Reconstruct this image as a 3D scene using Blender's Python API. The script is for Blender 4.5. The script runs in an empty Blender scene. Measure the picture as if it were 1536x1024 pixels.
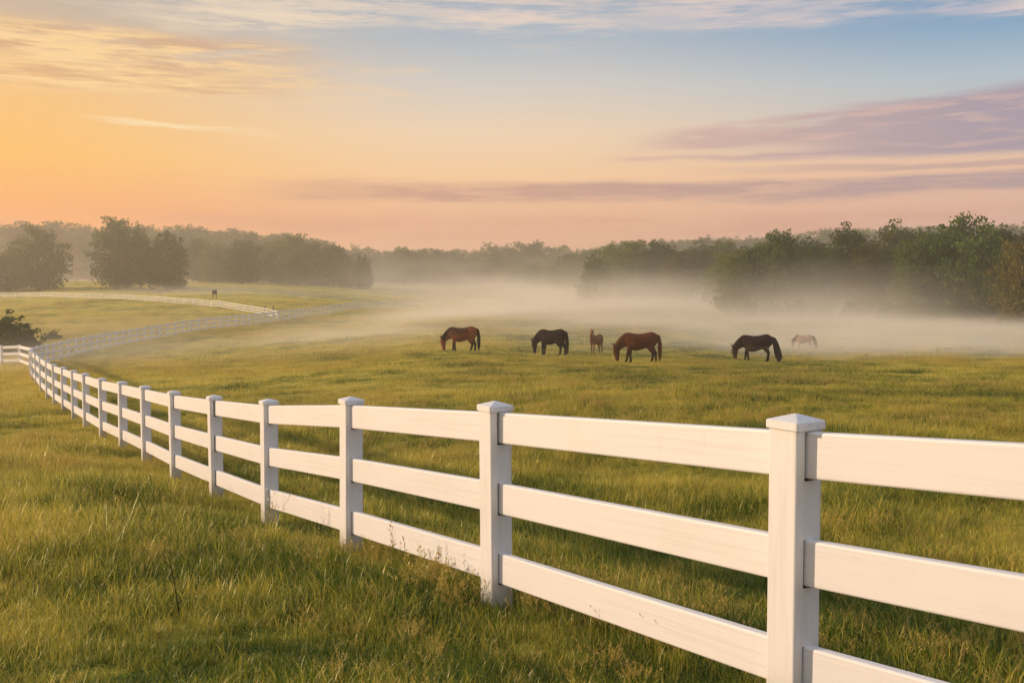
import bpy, bmesh, math, random
import numpy as np
from mathutils import Vector, Matrix

SC = bpy.context.scene
COL = SC.collection
F = 1493.3          # focal length in photo pixels (1536 wide, 35 mm)
CAMZ = 2.0
PITCH = math.atan(82 / F)
R = math.radians

# ------------------------------------------------------------------ helpers
def new_mesh(name, verts, faces, mat=None, smooth=False):
    me = bpy.data.meshes.new(name)
    me.from_pydata([tuple(v) for v in verts], [], [tuple(f) for f in faces])
    if mat: me.materials.append(mat)
    if smooth:
        me.polygons.foreach_set('use_smooth', [True] * len(me.polygons))
    me.update()
    return me

def np_mesh(name, co, quads, mat=None, smooth=False):
    me = bpy.data.meshes.new(name)
    co = np.asarray(co, np.float32); quads = np.asarray(quads, np.int32)
    n, k = quads.shape
    me.vertices.add(len(co)); me.vertices.foreach_set('co', co.ravel())
    me.loops.add(n * k); me.loops.foreach_set('vertex_index', quads.ravel())
    me.polygons.add(n)
    me.polygons.foreach_set('loop_start', np.arange(0, n * k, k, dtype=np.int32))
    if mat: me.materials.append(mat)
    me.update(calc_edges=True)
    if smooth: me.polygons.foreach_set('use_smooth', np.ones(n, bool))
    return me

def obj(name, me, parent=None, mat4=None):
    o = bpy.data.objects.new(name, me)
    COL.objects.link(o)
    if parent is not None: o.parent = parent
    if mat4 is not None: o.matrix_local = mat4
    return o

def tag(o, label=None, cat=None, group=None, kind=None):
    if label: o['label'] = label
    if cat: o['category'] = cat
    if group: o['group'] = group
    if kind: o['kind'] = kind
    return o

def px_at(px, py, d):
    """the point seen at photo pixel px,py at forward distance d"""
    u = (px - 768) / F; v = (512 - py) / F
    ca, sa = math.cos(PITCH), math.sin(PITCH)
    t = d / (ca + v * sa)
    return Vector((u * t, d, CAMZ + t * (v * ca - sa)))

def noise2(x, y, seed=0):
    """smooth lattice noise, -1..1, vectorised"""
    x = np.asarray(x, float); y = np.asarray(y, float)
    xi = np.floor(x).astype(np.int64); yi = np.floor(y).astype(np.int64)
    fx = x - xi; fy = y - yi
    fx = fx * fx * (3 - 2 * fx); fy = fy * fy * (3 - 2 * fy)
    def h(a, b):
        n = (a * 374761393 + b * 668265263 + seed * 974711) & 0xffffffff
        n = ((n ^ (n >> 13)) * 1274126177) & 0xffffffff
        return ((n ^ (n >> 16)) & 0xffff) / 32767.5 - 1
    return (h(xi, yi) * (1 - fx) + h(xi + 1, yi) * fx) * (1 - fy) + (h(xi, yi + 1) * (1 - fx) + h(xi + 1, yi + 1) * fx) * fy

def fbm2(x, y, seed=0, octv=4):
    s = 0; a = .5
    for k in range(octv):
        s = s + a * noise2(x * 2 ** k, y * 2 ** k, seed + k * 17); a *= .5
    return s

# ------------------------------------------------------------------ node helpers
class NT:
    def __init__(self, tree): self.t = tree; self.n = tree.nodes; self.l = tree.links
    def node(self, typ, **kw):
        n = self.n.new(typ)
        for k, v in kw.items(): setattr(n, k, v)
        return n
    def put(self, sock, v):
        if isinstance(v, bpy.types.NodeSocket): self.l.new(v, sock)
        elif v is not None:
            if sock.type == 'RGBA' and len(v) == 3: v = (*v, 1)
            sock.default_value = v
    def math(self, op, a, b=None, c=None, clamp=False):
        n = self.node('ShaderNodeMath', operation=op, use_clamp=clamp)
        self.put(n.inputs[0], a)
        if b is not None: self.put(n.inputs[1], b)
        if c is not None: self.put(n.inputs[2], c)
        return n.outputs[0]
    def smooth(self, v, a, b):
        n = self.node('ShaderNodeMapRange', interpolation_type='SMOOTHSTEP')
        self.put(n.inputs[0], v); self.put(n.inputs[1], a); self.put(n.inputs[2], b)
        return n.outputs[0]
    def mix(self, f, a, b, blend='MIX'):
        n = self.node('ShaderNodeMix', data_type='RGBA', blend_type=blend)
        self.put(n.inputs[0], f); self.put(n.inputs[6], a); self.put(n.inputs[7], b)
        return n.outputs[2]
    def noise(self, vec, scale, detail=3, rough=.5, dist=0):
        n = self.node('ShaderNodeTexNoise')
        self.put(n.inputs['Vector'], vec); n.inputs['Scale'].default_value = scale
        n.inputs['Detail'].default_value = detail; n.inputs['Roughness'].default_value = rough
        n.inputs['Distortion'].default_value = dist
        return n.outputs['Fac']
    def ramp(self, f, stops):
        n = self.node('ShaderNodeValToRGB')
        self.put(n.inputs[0], f)
        e = n.color_ramp.elements
        while len(e) < len(stops): e.new(.5)
        for q, (p, c) in zip(e, stops):
            q.position = p; q.color = (*c, 1) if len(c) == 3 else c
        return n.outputs[0]
    def xyz(self, x, y, z):
        n = self.node('ShaderNodeCombineXYZ')
        self.put(n.inputs[0], x); self.put(n.inputs[1], y); self.put(n.inputs[2], z)
        return n.outputs[0]
    def vmul(self, v, s):
        n = self.node('ShaderNodeVectorMath', operation='MULTIPLY')
        self.put(n.inputs[0], v); self.put(n.inputs[1], s)
        return n.outputs[0]

def material(name):
    m = bpy.data.materials.new(name); m.use_nodes = True
    m.node_tree.nodes.clear()
    t = NT(m.node_tree)
    t.out = t.node('ShaderNodeOutputMaterial')
    return m, t

def principled(t, color, rough=.6, spec=.3, bump=None, bump_d=.01):
    p = t.node('ShaderNodeBsdfPrincipled')
    t.put(p.inputs['Base Color'], color); t.put(p.inputs['Roughness'], rough)
    p.inputs['Specular IOR Level'].default_value = spec
    if bump is not None:
        b = t.node('ShaderNodeBump'); b.inputs['Distance'].default_value = bump_d
        b.inputs['Strength'].default_value = 1
        t.put(b.inputs['Height'], bump); t.l.new(b.outputs[0], p.inputs['Normal'])
    return p.outputs[0]

def srgb(r, g, b):
    f = lambda c: (c / 255 / 12.92) if c <= 10 else ((c / 255 + .055) / 1.055) ** 2.4
    return (f(r), f(g), f(b))

# ------------------------------------------------------------------ render settings
SC.render.engine = 'CYCLES'
SC.view_settings.view_transform = 'Standard'
SC.view_settings.look = 'None'
SC.view_settings.exposure = .3
SC.view_settings.gamma = 1
cy = SC.cycles
cy.use_denoising = True
cy.use_adaptive_sampling = True; cy.adaptive_threshold = .02
cy.max_bounces = 8; cy.diffuse_bounces = 3; cy.glossy_bounces = 2
cy.transmission_bounces = 3; cy.volume_bounces = 4; cy.volume_max_steps = 96; cy.transparent_max_bounces = 8
cy.sample_clamp_indirect = 6
cy.caustics_reflective = False; cy.caustics_refractive = False

# ------------------------------------------------------------------ camera
cam = bpy.data.cameras.new('camera'); cam.lens = 35; cam.sensor_width = 36
cam.clip_start = .05; cam.clip_end = 5000
co = bpy.data.objects.new('camera', cam); COL.objects.link(co)
co.location = (0, 0, CAMZ); co.rotation_euler = (math.pi / 2 - PITCH, 0, 0)
SC.camera = co

# ------------------------------------------------------------------ sun
SUN_EL = R(13); SUN_AZ = math.atan2(-.98, .2)
sdir = Vector((math.sin(SUN_AZ) * math.cos(SUN_EL), math.cos(SUN_AZ) * math.cos(SUN_EL), math.sin(SUN_EL)))
sl = bpy.data.lights.new('sun', 'SUN'); sl.energy = 3.8; sl.angle = R(1.6); sl.color = (1, .73, .50)
so = bpy.data.objects.new('sun', sl); COL.objects.link(so)
so.rotation_euler = (-sdir).to_track_quat('-Z', 'Y').to_euler(); so.location = sdir * 60

# ------------------------------------------------------------------ sky (world)
def build_sky():
    w = bpy.data.worlds.new('World'); SC.world = w; w.use_nodes = True
    w.node_tree.nodes.clear(); t = NT(w.node_tree)
    out = t.node('ShaderNodeOutputWorld'); bg = t.node('ShaderNodeBackground')
    t.l.new(bg.outputs[0], out.inputs[0])
    tc = t.node('ShaderNodeTexCoord')
    sep = t.node('ShaderNodeSeparateXYZ'); t.l.new(tc.outputs['Generated'], sep.inputs[0])
    dx, dy, dz = sep.outputs
    az = t.math('ARCTAN2', dx, dy)
    el = t.math('ARCSINE', dz)
    # elevation 0..0.30 rad fills the picture; the ramps run to 0.6
    e = t.math('MULTIPLY', t.math('MAXIMUM', el, 0), 1 / .6)
    def grad(stops): return t.ramp(e, [(p / .6, srgb(*c)) for p, c in stops])
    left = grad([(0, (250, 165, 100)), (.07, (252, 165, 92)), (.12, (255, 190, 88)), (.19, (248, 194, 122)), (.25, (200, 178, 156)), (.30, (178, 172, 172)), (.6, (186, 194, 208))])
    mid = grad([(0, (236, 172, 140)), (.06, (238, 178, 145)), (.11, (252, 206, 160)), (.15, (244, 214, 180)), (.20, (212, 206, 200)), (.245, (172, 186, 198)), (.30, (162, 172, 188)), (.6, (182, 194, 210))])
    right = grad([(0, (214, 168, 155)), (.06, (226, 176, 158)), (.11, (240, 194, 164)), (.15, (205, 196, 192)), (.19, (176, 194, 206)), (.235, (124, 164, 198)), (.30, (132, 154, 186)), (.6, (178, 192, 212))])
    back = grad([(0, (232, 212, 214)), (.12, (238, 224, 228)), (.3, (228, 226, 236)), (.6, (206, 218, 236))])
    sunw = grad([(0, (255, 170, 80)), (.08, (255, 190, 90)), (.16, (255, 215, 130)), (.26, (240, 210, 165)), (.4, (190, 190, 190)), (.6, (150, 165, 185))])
    c = t.mix(t.smooth(az, -.52, -.02), left, mid)
    c = t.mix(t.smooth(az, .0, .5), c, right)
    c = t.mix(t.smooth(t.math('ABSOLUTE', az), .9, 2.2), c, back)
    # warm side towards the sun
    sd = t.math('ABSOLUTE', t.math('SUBTRACT', az, SUN_AZ))
    c = t.mix(t.smooth(sd, .95, .25), c, sunw)
    # --- clouds: bands in azimuth / elevation with streaky noise
    vec = t.xyz(t.math('MULTIPLY', az, 3.2), t.math('MULTIPLY', el, 26), 0)
    n1 = t.noise(vec, 1.6, 7, .58, .35)
    vec2 = t.xyz(t.math('MULTIPLY', az, 7), t.math('MULTIPLY', el, 75), 3.3)
    n2 = t.noise(vec2, 1.7, 8, .68, .15)
    vec3 = t.xyz(t.math('MULTIPLY', az, 2.2), t.math('MULTIPLY', el, 9), 9.1)
    n3 = t.noise(vec3, 1.3, 4, .55, .2)
    wob = t.math('MULTIPLY', t.math('SUBTRACT', n3, .5), .05)
    wob2 = t.math('MULTIPLY', t.math('SUBTRACT', n1, .5), .035)
    elw = t.math('ADD', el, t.math('ADD', wob, wob2))
    elf = t.math('ADD', el, t.math('MULTIPLY', wob2, .6))
    def band(v, a0, a1, b0, b1): return t.math('MULTIPLY', t.smooth(v, a0, a1), t.smooth(v, b1, b0))
    # high cirrus along the top
    slope = t.math('ADD', elw, t.math('MULTIPLY', az, .018))
    m = t.math('MULTIPLY', band(slope, .236, .256, .284, .31), t.smooth(n2, .34, .58))
    m = t.math('MULTIPLY', m, t.math('ADD', .55, t.math('MULTIPLY', t.smooth(n1, .35, .65), .55)))
    cc = t.mix(t.smooth(az, -.5, .35), srgb(255, 228, 190), srgb(226, 206, 202))
    c = t.mix(t.math('MULTIPLY', m, .85), c, cc)
    # grey veil above the cirrus
    m = t.math('MULTIPLY', t.smooth(elw, .268, .30), t.smooth(n1, .35, .65))
    c = t.mix(t.math('MULTIPLY', m, .5), c, t.mix(t.smooth(az, -.5, .4), srgb(190, 178, 176), srgb(158, 166, 188)))
    # cream and tan streaks on the sun side
    fade = t.smooth(t.math('ADD', az, t.math('MULTIPLY', t.math('SUBTRACT', n1, .5), .5)), -.12, -.30)
    mm = t.math('MULTIPLY', band(elf, .168, .186, .226, .240), fade)
    c = t.mix(t.math('MULTIPLY', t.math('MULTIPLY', mm, t.smooth(n1, .40, .58)), .7), c, srgb(214, 164, 122))
    c = t.mix(t.math('MULTIPLY', t.math('MULTIPLY', mm, t.smooth(n2, .40, .60)), .95), c, srgb(255, 214, 152))
    # one thin bright streak
    sl_ = t.math('ADD', elf, t.math('MULTIPLY', t.math('ADD', az, .33), .05))
    m = t.math('MULTIPLY', band(sl_, .1475, .1505, .1515, .155), band(az, -.42, -.36, -.30, -.2))
    c = t.mix(t.math('MULTIPLY', m, t.math('ADD', .35, t.smooth(n2, .4, .65))), c, srgb(255, 226, 176))
    # violet bank on the right: a wedge that opens towards the right edge
    top = t.math('ADD', .151, t.math('MULTIPLY', t.math('SUBTRACT', az, .155), .082))
    gap = t.math('MULTIPLY', band(elf, .126, .129, .133, .139), t.smooth(az, .36, .2))
    up = t.math('MULTIPLY', t.smooth(t.math('SUBTRACT', elf, top), .006, -.005), t.math('SUBTRACT', 1, t.math('MULTIPLY', gap, .85)))
    bot = t.smooth(t.math('SUBTRACT', elf, t.math('SUBTRACT', .1215, t.math('MULTIPLY', az, .004))), -.003, .005)
    inx = t.smooth(t.math('SUBTRACT', az, t.math('MULTIPLY', t.smooth(elf, .128, .14), .05)), .05, .13)
    dens = t.smooth(t.math('ADD', n1, t.math('MULTIPLY', az, .9)), .46, .70)
    m = t.math('MULTIPLY', t.math('MULTIPLY', up, bot), t.math('MULTIPLY', inx, t.math('MULTIPLY', dens, t.smooth(t.math('ADD', n2, az), .35, .62))))
    bank = t.mix(t.smooth(az, .1, .5), srgb(216, 178, 166), srgb(164, 150, 168))
    bank = t.mix(t.math('MULTIPLY', t.smooth(n2, .48, .66), .6), bank, srgb(228, 186, 172))
    c = t.mix(t.math('MULTIPLY', m, .92), c, bank)
    # low rose-grey streaks
    m1 = t.math('MULTIPLY', band(elf, .080, .088, .098, .107), band(az, -.28, -.16, 5, 6))
    m1 = t.math('MULTIPLY', m1, t.math('ADD', .5, t.math('MULTIPLY', t.smooth(n2, .62, .4), .5)))
    c = t.mix(t.math('MULTIPLY', m1, .9), c, t.mix(t.smooth(az, -.2, .5), srgb(206, 152, 132), srgb(176, 150, 158)))
    m2 = t.math('MULTIPLY', band(elf, .107, .110, .112, .116), t.smooth(az, .12, .4))
    c = t.mix(t.math('MULTIPLY', m2, .6), c, srgb(184, 154, 158))
    m3 = t.math('MULTIPLY', band(elf, .045, .055, .066, .076), t.smooth(n1, .42, .62))
    c = t.mix(t.math('MULTIPLY', m3, .4), c, srgb(216, 150, 128))
    # below the horizon: dull grass-coloured floor of the sphere
    c = t.mix(t.smooth(el, -.01, -.08), c, (.10, .10, .05))
    # physical sky underneath
    ns = t.node('ShaderNodeTexSky', sky_type='NISHITA')
    ns.sun_disc = False; ns.sun_elevation = SUN_EL; ns.sun_rotation = SUN_AZ; ns.air_density = 1; ns.dust_density = 2
    phys = t.vmul(ns.outputs[0], (.06, .06, .06))
    c = t.mix(.12, c, phys)
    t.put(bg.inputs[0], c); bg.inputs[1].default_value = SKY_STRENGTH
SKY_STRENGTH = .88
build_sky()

# ------------------------------------------------------------------ terrain
# main fence: (photo x, forward distance)
MAIN = [(2290, 2.45), (1187, 4.4), (745, 6.7), (527, 8.9), (405, 11.2), (325, 13.5), (264, 15.9), (220, 18.4), (185, 20.8), (155, 23.3),
        (130, 25.9), (112, 28.6), (96.5, 31.4), (83, 34.3), (72, 37.3), (62.5, 40.4), (55.5, 43.6), (50.5, 47), (47.5, 50.4), (46, 53.8),
        (47, 57.2), (50.5, 60.4), (56.5, 63.3), (63.5, 66), (72, 68.6), (81, 70.8), (92, 72.8), (103.5, 74.6), (115, 76.4), (126, 78.2), (137, 80),
        (147, 81.8), (156, 83.6), (165, 85.4), (175, 87.2), (185, 89), (195, 91), (206, 93), (217, 95), (228, 97), (240, 99), (251.6, 101),
        (263.6, 103), (275, 105), (286, 107), (298, 109), (309.5, 111), (321, 113), (332.5, 115), (343.7, 117), (354.6, 119), (364.8, 121),
        (374.7, 123), (384, 125), (393.2, 127), (402, 129.5), (410, 132), (418, 134.5), (426, 137), (433.5, 139.5), (441, 142), (448, 144.5),
        (455, 147), (461.5, 149.5), (468, 152), (474.5, 154.5), (481, 157), (487.5, 159.7), (494, 162.5), (500.5, 165.4), (507, 168.4),
        (513.5, 171.5), (520, 174.7), (527, 178), (534, 181.5), (541, 185), (548, 189), (555, 193), (562, 197), (569, 201), (576, 205),
        (583.5, 209.5), (591, 214), (599, 219), (607, 224), (615, 229), (623, 235), (631, 241), (639.5, 247), (648, 254), (657, 261), (666, 269), (675, 277), (685, 286)]
CTRL = [(1187, 1094, 4.4), (745, 915, 6.7), (527, 833, 8.9), (405, 785, 11.2), (325, 748, 13.5), (264, 717, 15.9), (220, 691, 18.4), (185, 673, 20.8), (155, 657, 23.3),
        (130, 641, 25.9), (96.5, 617, 31.4), (72, 599, 37.3), (55.5, 580, 43.6), (47.5, 569, 50.4), (47, 561, 57.2), (63.5, 549, 66), (92, 541, 72.8), (137, 530, 80),
        (217, 514, 95), (332, 493, 115), (393, 486, 127), (441, 478.5, 142), (505, 468.6, 168), (541, 464, 185), (599, 461.5, 219), (685, 450, 286),
        (2290, 1500, 2.45), (0, 1024, 4.9), (300, 1024, 4.85), (0, 760, 11), (0, 600, 38), (-300, 640, 25), (-300, 545, 60), (0, 549, 70), (-200, 535, 80), (60, 520, 85),
        (690, 528, 59), (823, 533, 58), (955, 546, 48), (1130, 541, 58), (893, 530, 62), (1205, 526, 72), (1400, 520, 72), (1700, 520, 72),
        (960, 620, 22), (1400, 620, 22), (1000, 780, 11.5), (1500, 850, 8.3), (1900, 830, 8.5), (600, 620, 26), (400, 560, 48), (1800, 620, 22),
        (1110, 474, 128), (1300, 475, 125), (1450, 484, 112), (1600, 486, 108), (1900, 486, 108), (890, 459, 190), (1000, 461, 175), (760, 480, 110), (1000, 495, 90), (1300, 497, 92),
        (0, 447, 228), (100, 448, 212), (188, 454, 190), (290, 464, 165), (370, 472, 150), (-300, 450, 228), (-500, 480, 120), (60, 478, 130),
        (60, 433.5, 250), (160, 433, 250), (250, 434, 250), (-200, 433, 250), (420, 432, 270), (520, 432, 320), (640, 437, 330), (760, 440, 330), (900, 440, 330), (1200, 450, 250), (1500, 455, 220), (1900, 455, 220),
        (0, 421, 450), (300, 420, 450), (768, 418, 480), (1100, 418, 430), (1500, 416, 400), (-600, 421, 450), (2100, 416, 400), (-600, 421, 800), (300, 421, 800), (1200, 421, 800), (2100, 421, 800)]
def warp(x, y):
    r = np.hypot(x, y) + 1e-9; k = np.log1p(r / 6) / r
    return x * k, y * k
_c = [px_at(*q) for q in CTRL]
_c += [Vector((0, 0, .55)), Vector((-5, 1, .2)), Vector((5, 0, .6)), Vector((-12, 0, .2)), Vector((14, 0, .4)), Vector((0, -8, .8)), Vector((-40, 0, -1.5)), Vector((40, 0, 0))]
for a in range(100, 270, 20):
    for rr, zz in ((30, .3), (150, 0), (800, 2)):
        _c.append(Vector((rr * math.sin(R(a)), rr * math.cos(R(a)), zz)))
_P = np.array([(v.x, v.y) for v in _c]); _Z = np.array([v.z for v in _c])
_WX, _WY = warp(_P[:, 0], _P[:, 1])
def _tps(r2): return np.where(r2 > 1e-12, r2 * np.log(np.maximum(r2, 1e-12)), 0)
_n = len(_Z)
_K = _tps((_WX[:, None] - _WX) ** 2 + (_WY[:, None] - _WY) ** 2) + np.eye(_n) * .0008
_Q = np.stack([np.ones(_n), _WX, _WY], 1)
_A = np.zeros((_n + 3, _n + 3)); _A[:_n, :_n] = _K; _A[:_n, _n:] = _Q; _A[_n:, :_n] = _Q.T
_S = np.linalg.solve(_A, np.concatenate([_Z, np.zeros(3)]))
def ground(x, y):
    x = np.atleast_1d(np.asarray(x, float)); y = np.atleast_1d(np.asarray(y, float))
    z = np.empty(len(x))
    for i in range(0, len(x), 20000):
        s = slice(i, i + 20000)
        wx, wy = warp(x[s], y[s])
        z[s] = _tps((wx[:, None] - _WX) ** 2 + (wy[:, None] - _WY) ** 2) @ _S[:_n] + _S[_n] + _S[_n + 1] * wx + _S[_n + 2] * wy
    r = np.hypot(x, y)
    z += .03 * fbm2(x * .9, y * .9, 5, 3) + np.clip(r / 120, 0, 1) * .25 * fbm2(x * .05, y * .05, 9, 3)
    return z
def gz(x, y): return float(ground([x], [y])[0])
def gp(px, d):
    x = (px - 768) / F * d * 1.0
    p = Vector((x, d, 0)); p.z = gz(p.x, p.y)
    # the pitch of the camera shifts depth a little for low points
    v = (p.z - CAMZ) / d
    t = math.cos(PITCH) * d - math.sin(PITCH) * (p.z - CAMZ)
    p.x = (px - 768) / F * t; p.z = gz(p.x, p.y)
    return p

# --- grass colour shared by the ground and the blades: real patches of green and straw
def grass_colour(t, rnd, dry_bias=0.0):
    g = t.node('ShaderNodeNewGeometry'); pos = g.outputs['Position']
    flat = t.vmul(pos, (1, 1, 0))
    big = t.noise(flat, .055, 3, .55)
    med = t.noise(t.vmul(flat, (.8, 1, 1)), .42, 4, .6)
    fine = t.noise(flat, 2.6, 3, .6)
    dry = t.math('ADD', t.math('MULTIPLY', big, .75), t.math('ADD', t.math('MULTIPLY', med, 1.0), t.math('MULTIPLY', fine, .35)))
    dry = t.math('ADD', dry, t.math('MULTIPLY', t.math('SUBTRACT', rnd, .5), .42))
    sp = t.node('ShaderNodeSeparateXYZ'); t.l.new(pos, sp.inputs[0])
    dry = t.math('ADD', dry, t.math('MULTIPLY', t.smooth(sp.outputs[0], 3, -8), .115))
    dry = t.math('ADD', dry, dry_bias - .262)
    return t.ramp(dry, [(.59, (.032, .082, .010)), (.69, (.115, .185, .015)), (.78, (.35, .335, .040)), (.88, (.66, .54, .085)), (1.0, (.72, .58, .12))])

def ground_material():
    m, t = material('meadow turf')
    n = t.noise(t.node('ShaderNodeNewGeometry').outputs['Position'], 9, 4, .7)
    c = grass_colour(t, n)
    c = t.mix(.25, c, (.05, .04, .018))
    g = t.node('ShaderNodeNewGeometry').outputs['Position']
    h = t.math('ADD', t.noise(g, 14, 4, .7), t.math('MULTIPLY', t.noise(g, 3, 3, .6), 2))
    t.l.new(principled(t, c, .9, .1, h, .12), t.out.inputs[0])
    return m

def make_ground():
    angs = np.concatenate([np.linspace(-38, 38, 260), np.linspace(42, 318, 70)]) * math.pi / 180
    rad = np.concatenate([[.6], np.geomspace(1.2, 800, 230)])
    A, RR = np.meshgrid(angs, rad)
    X = (RR * np.sin(A)).ravel(); Y = (RR * np.cos(A)).ravel()
    Z = ground(X, Y)
    na, nr = len(angs), len(rad)
    i = np.arange(nr - 1)[:, None] * na; j = np.arange(na)[None]; j2 = (j + 1) % na
    q = np.stack([(i + j), (i + j2), (i + na + j2), (i + na + j)], -1).reshape(-1, 4)[:, ::-1]
    co_ = np.stack([X, Y, Z], 1)
    co_ = np.vstack([co_, [[0, 0, gz(0, 0)]]])
    me = np_mesh('ground', co_, q, None, True)
    bm = bmesh.new(); bm.from_mesh(me)
    bm.verts.ensure_lookup_table()
    cv = bm.verts[len(co_) - 1]
    for k in range(na): bm.faces.new((bm.verts[k], cv, bm.verts[(k + 1) % na]))
    bmesh.ops.recalc_face_normals(bm, faces=bm.faces)
    bm.to_mesh(me); bm.free()
    me.polygons.foreach_set('use_smooth', [True] * len(me.polygons))
    me.materials.append(ground_material())
    tag(obj('ground', me), 'rolling green and golden pasture ground under the fences and horses', 'ground', kind='structure')
make_ground()

# ------------------------------------------------------------------ grass
def blade_material():
    m, t = material('grass blades')
    at = t.node('ShaderNodeAttribute', attribute_name='tint')
    oi = t.node('ShaderNodeObjectInfo')
    rnd = t.math('ADD', t.math('MULTIPLY', at.outputs['Fac'], .7), t.math('MULTIPLY', oi.outputs['Random'], .3))
    c = grass_colour(t, rnd)
    straw = t.smooth(at.outputs['Fac'], .955, .975)
    c = t.mix(straw, c, (.52, .39, .11))
    d = t.node('ShaderNodeBsdfDiffuse'); t.put(d.inputs[0], c)
    tr = t.node('ShaderNodeBsdfTranslucent'); t.put(tr.inputs[0], t.mix(.25, c, (.30, .26, .03)))
    mx = t.node('ShaderNodeMixShader'); mx.inputs[0].default_value = .42
    t.l.new(d.outputs[0], mx.inputs[1]); t.l.new(tr.outputs[0], mx.inputs[2])
    gl = t.node('ShaderNodeBsdfGlossy'); gl.inputs['Roughness'].default_value = .42; t.put(gl.inputs[0], (.6, .6, .45))
    fr = t.node('ShaderNodeFresnel'); fr.inputs[0].default_value = 1.33
    mx2 = t.node('ShaderNodeMixShader'); t.l.new(t.math('MULTIPLY', fr.outputs[0], .10), mx2.inputs[0])
    t.l.new(mx.outputs[0], mx2.inputs[1]); t.l.new(gl.outputs[0], mx2.inputs[2])
    t.l.new(mx2.outputs[0], t.out.inputs[0])
    return m
BLADE = blade_material()

def tuft_mesh(rng, n, rad, hmin, hmax, w, lean, curl, seed_heads=0):
    """a tuft of curved tapering blades as one mesh, tint per vertex"""
    S = 4
    V = []; Q = []; T = []
    for b in range(n):
        a = rng.uniform(0, 2 * math.pi); rr = rad * math.sqrt(rng.random())
        x, y = rr * math.cos(a), rr * math.sin(a)
        h = rng.uniform(hmin, hmax); la = rng.uniform(0, 2 * math.pi); ln = abs(rng.normal(0, lean)); cu = rng.normal(0, curl)
        th = ln; ww = w * rng.uniform(.6, 1.3); tint = rng.random()
        px, py, pz = x, y, -.03
        sd = la + math.pi / 2 + rng.normal(0, .4)
        sx, sy = math.cos(sd), math.sin(sd)
        base = len(V)
        la2 = la
        for s in range(S + 1):
            f = s / S
            wd = ww * (1 - f) ** .7 * (.65 + .5 * min(1, f * 3)) if s < S else ww * .06
            V.append((px - sx * wd, py - sy * wd, pz)); V.append((px + sx * wd, py + sy * wd, pz)); T += [tint, tint]
            st = h / S
            px += math.sin(th) * math.cos(la2) * st; py += math.sin(th) * math.sin(la2) * st; pz += math.cos(th) * st
            th += (abs(cu) + ln * .35) * (.4 + f); la2 += rng.normal(0, .25)
            th = min(th, 2.3)
        for s in range(S):
            k = base + 2 * s
            Q.append((k, k + 1, k + 3, k + 2))
        if b < seed_heads:                      # a seed head of short awns near the tip
            for q in range(9):
                f = .62 + .38 * q / 9
                i0 = base + 2 * int(f * S); p0 = np.array(V[i0]); p1 = np.array(V[min(i0 + 2, base + 2 * S)])
                p = p0 + (p1 - p0) * (f * S - int(f * S))
                dr = np.array([rng.normal(), rng.normal(), 1.6]); dr /= np.linalg.norm(dr)
                sdv = np.cross(dr, [rng.normal(), rng.normal(), .1]); sdv /= np.linalg.norm(sdv) + 1e-6
                L = .028; k = len(V)
                V += [tuple(p), tuple(p + dr * L * .5 + sdv * .0035), tuple(p + dr * L), tuple(p + dr * L * .5 - sdv * .0035)]
                T += [.99] * 4; Q.append((k, k + 1, k + 2, k + 3))
    me = np_mesh('grass_tuft', V, Q, BLADE, True)
    at = me.attributes.new('tint', 'FLOAT', 'POINT'); at.data.foreach_set('value', np.array(T, np.float32))
    return me

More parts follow.
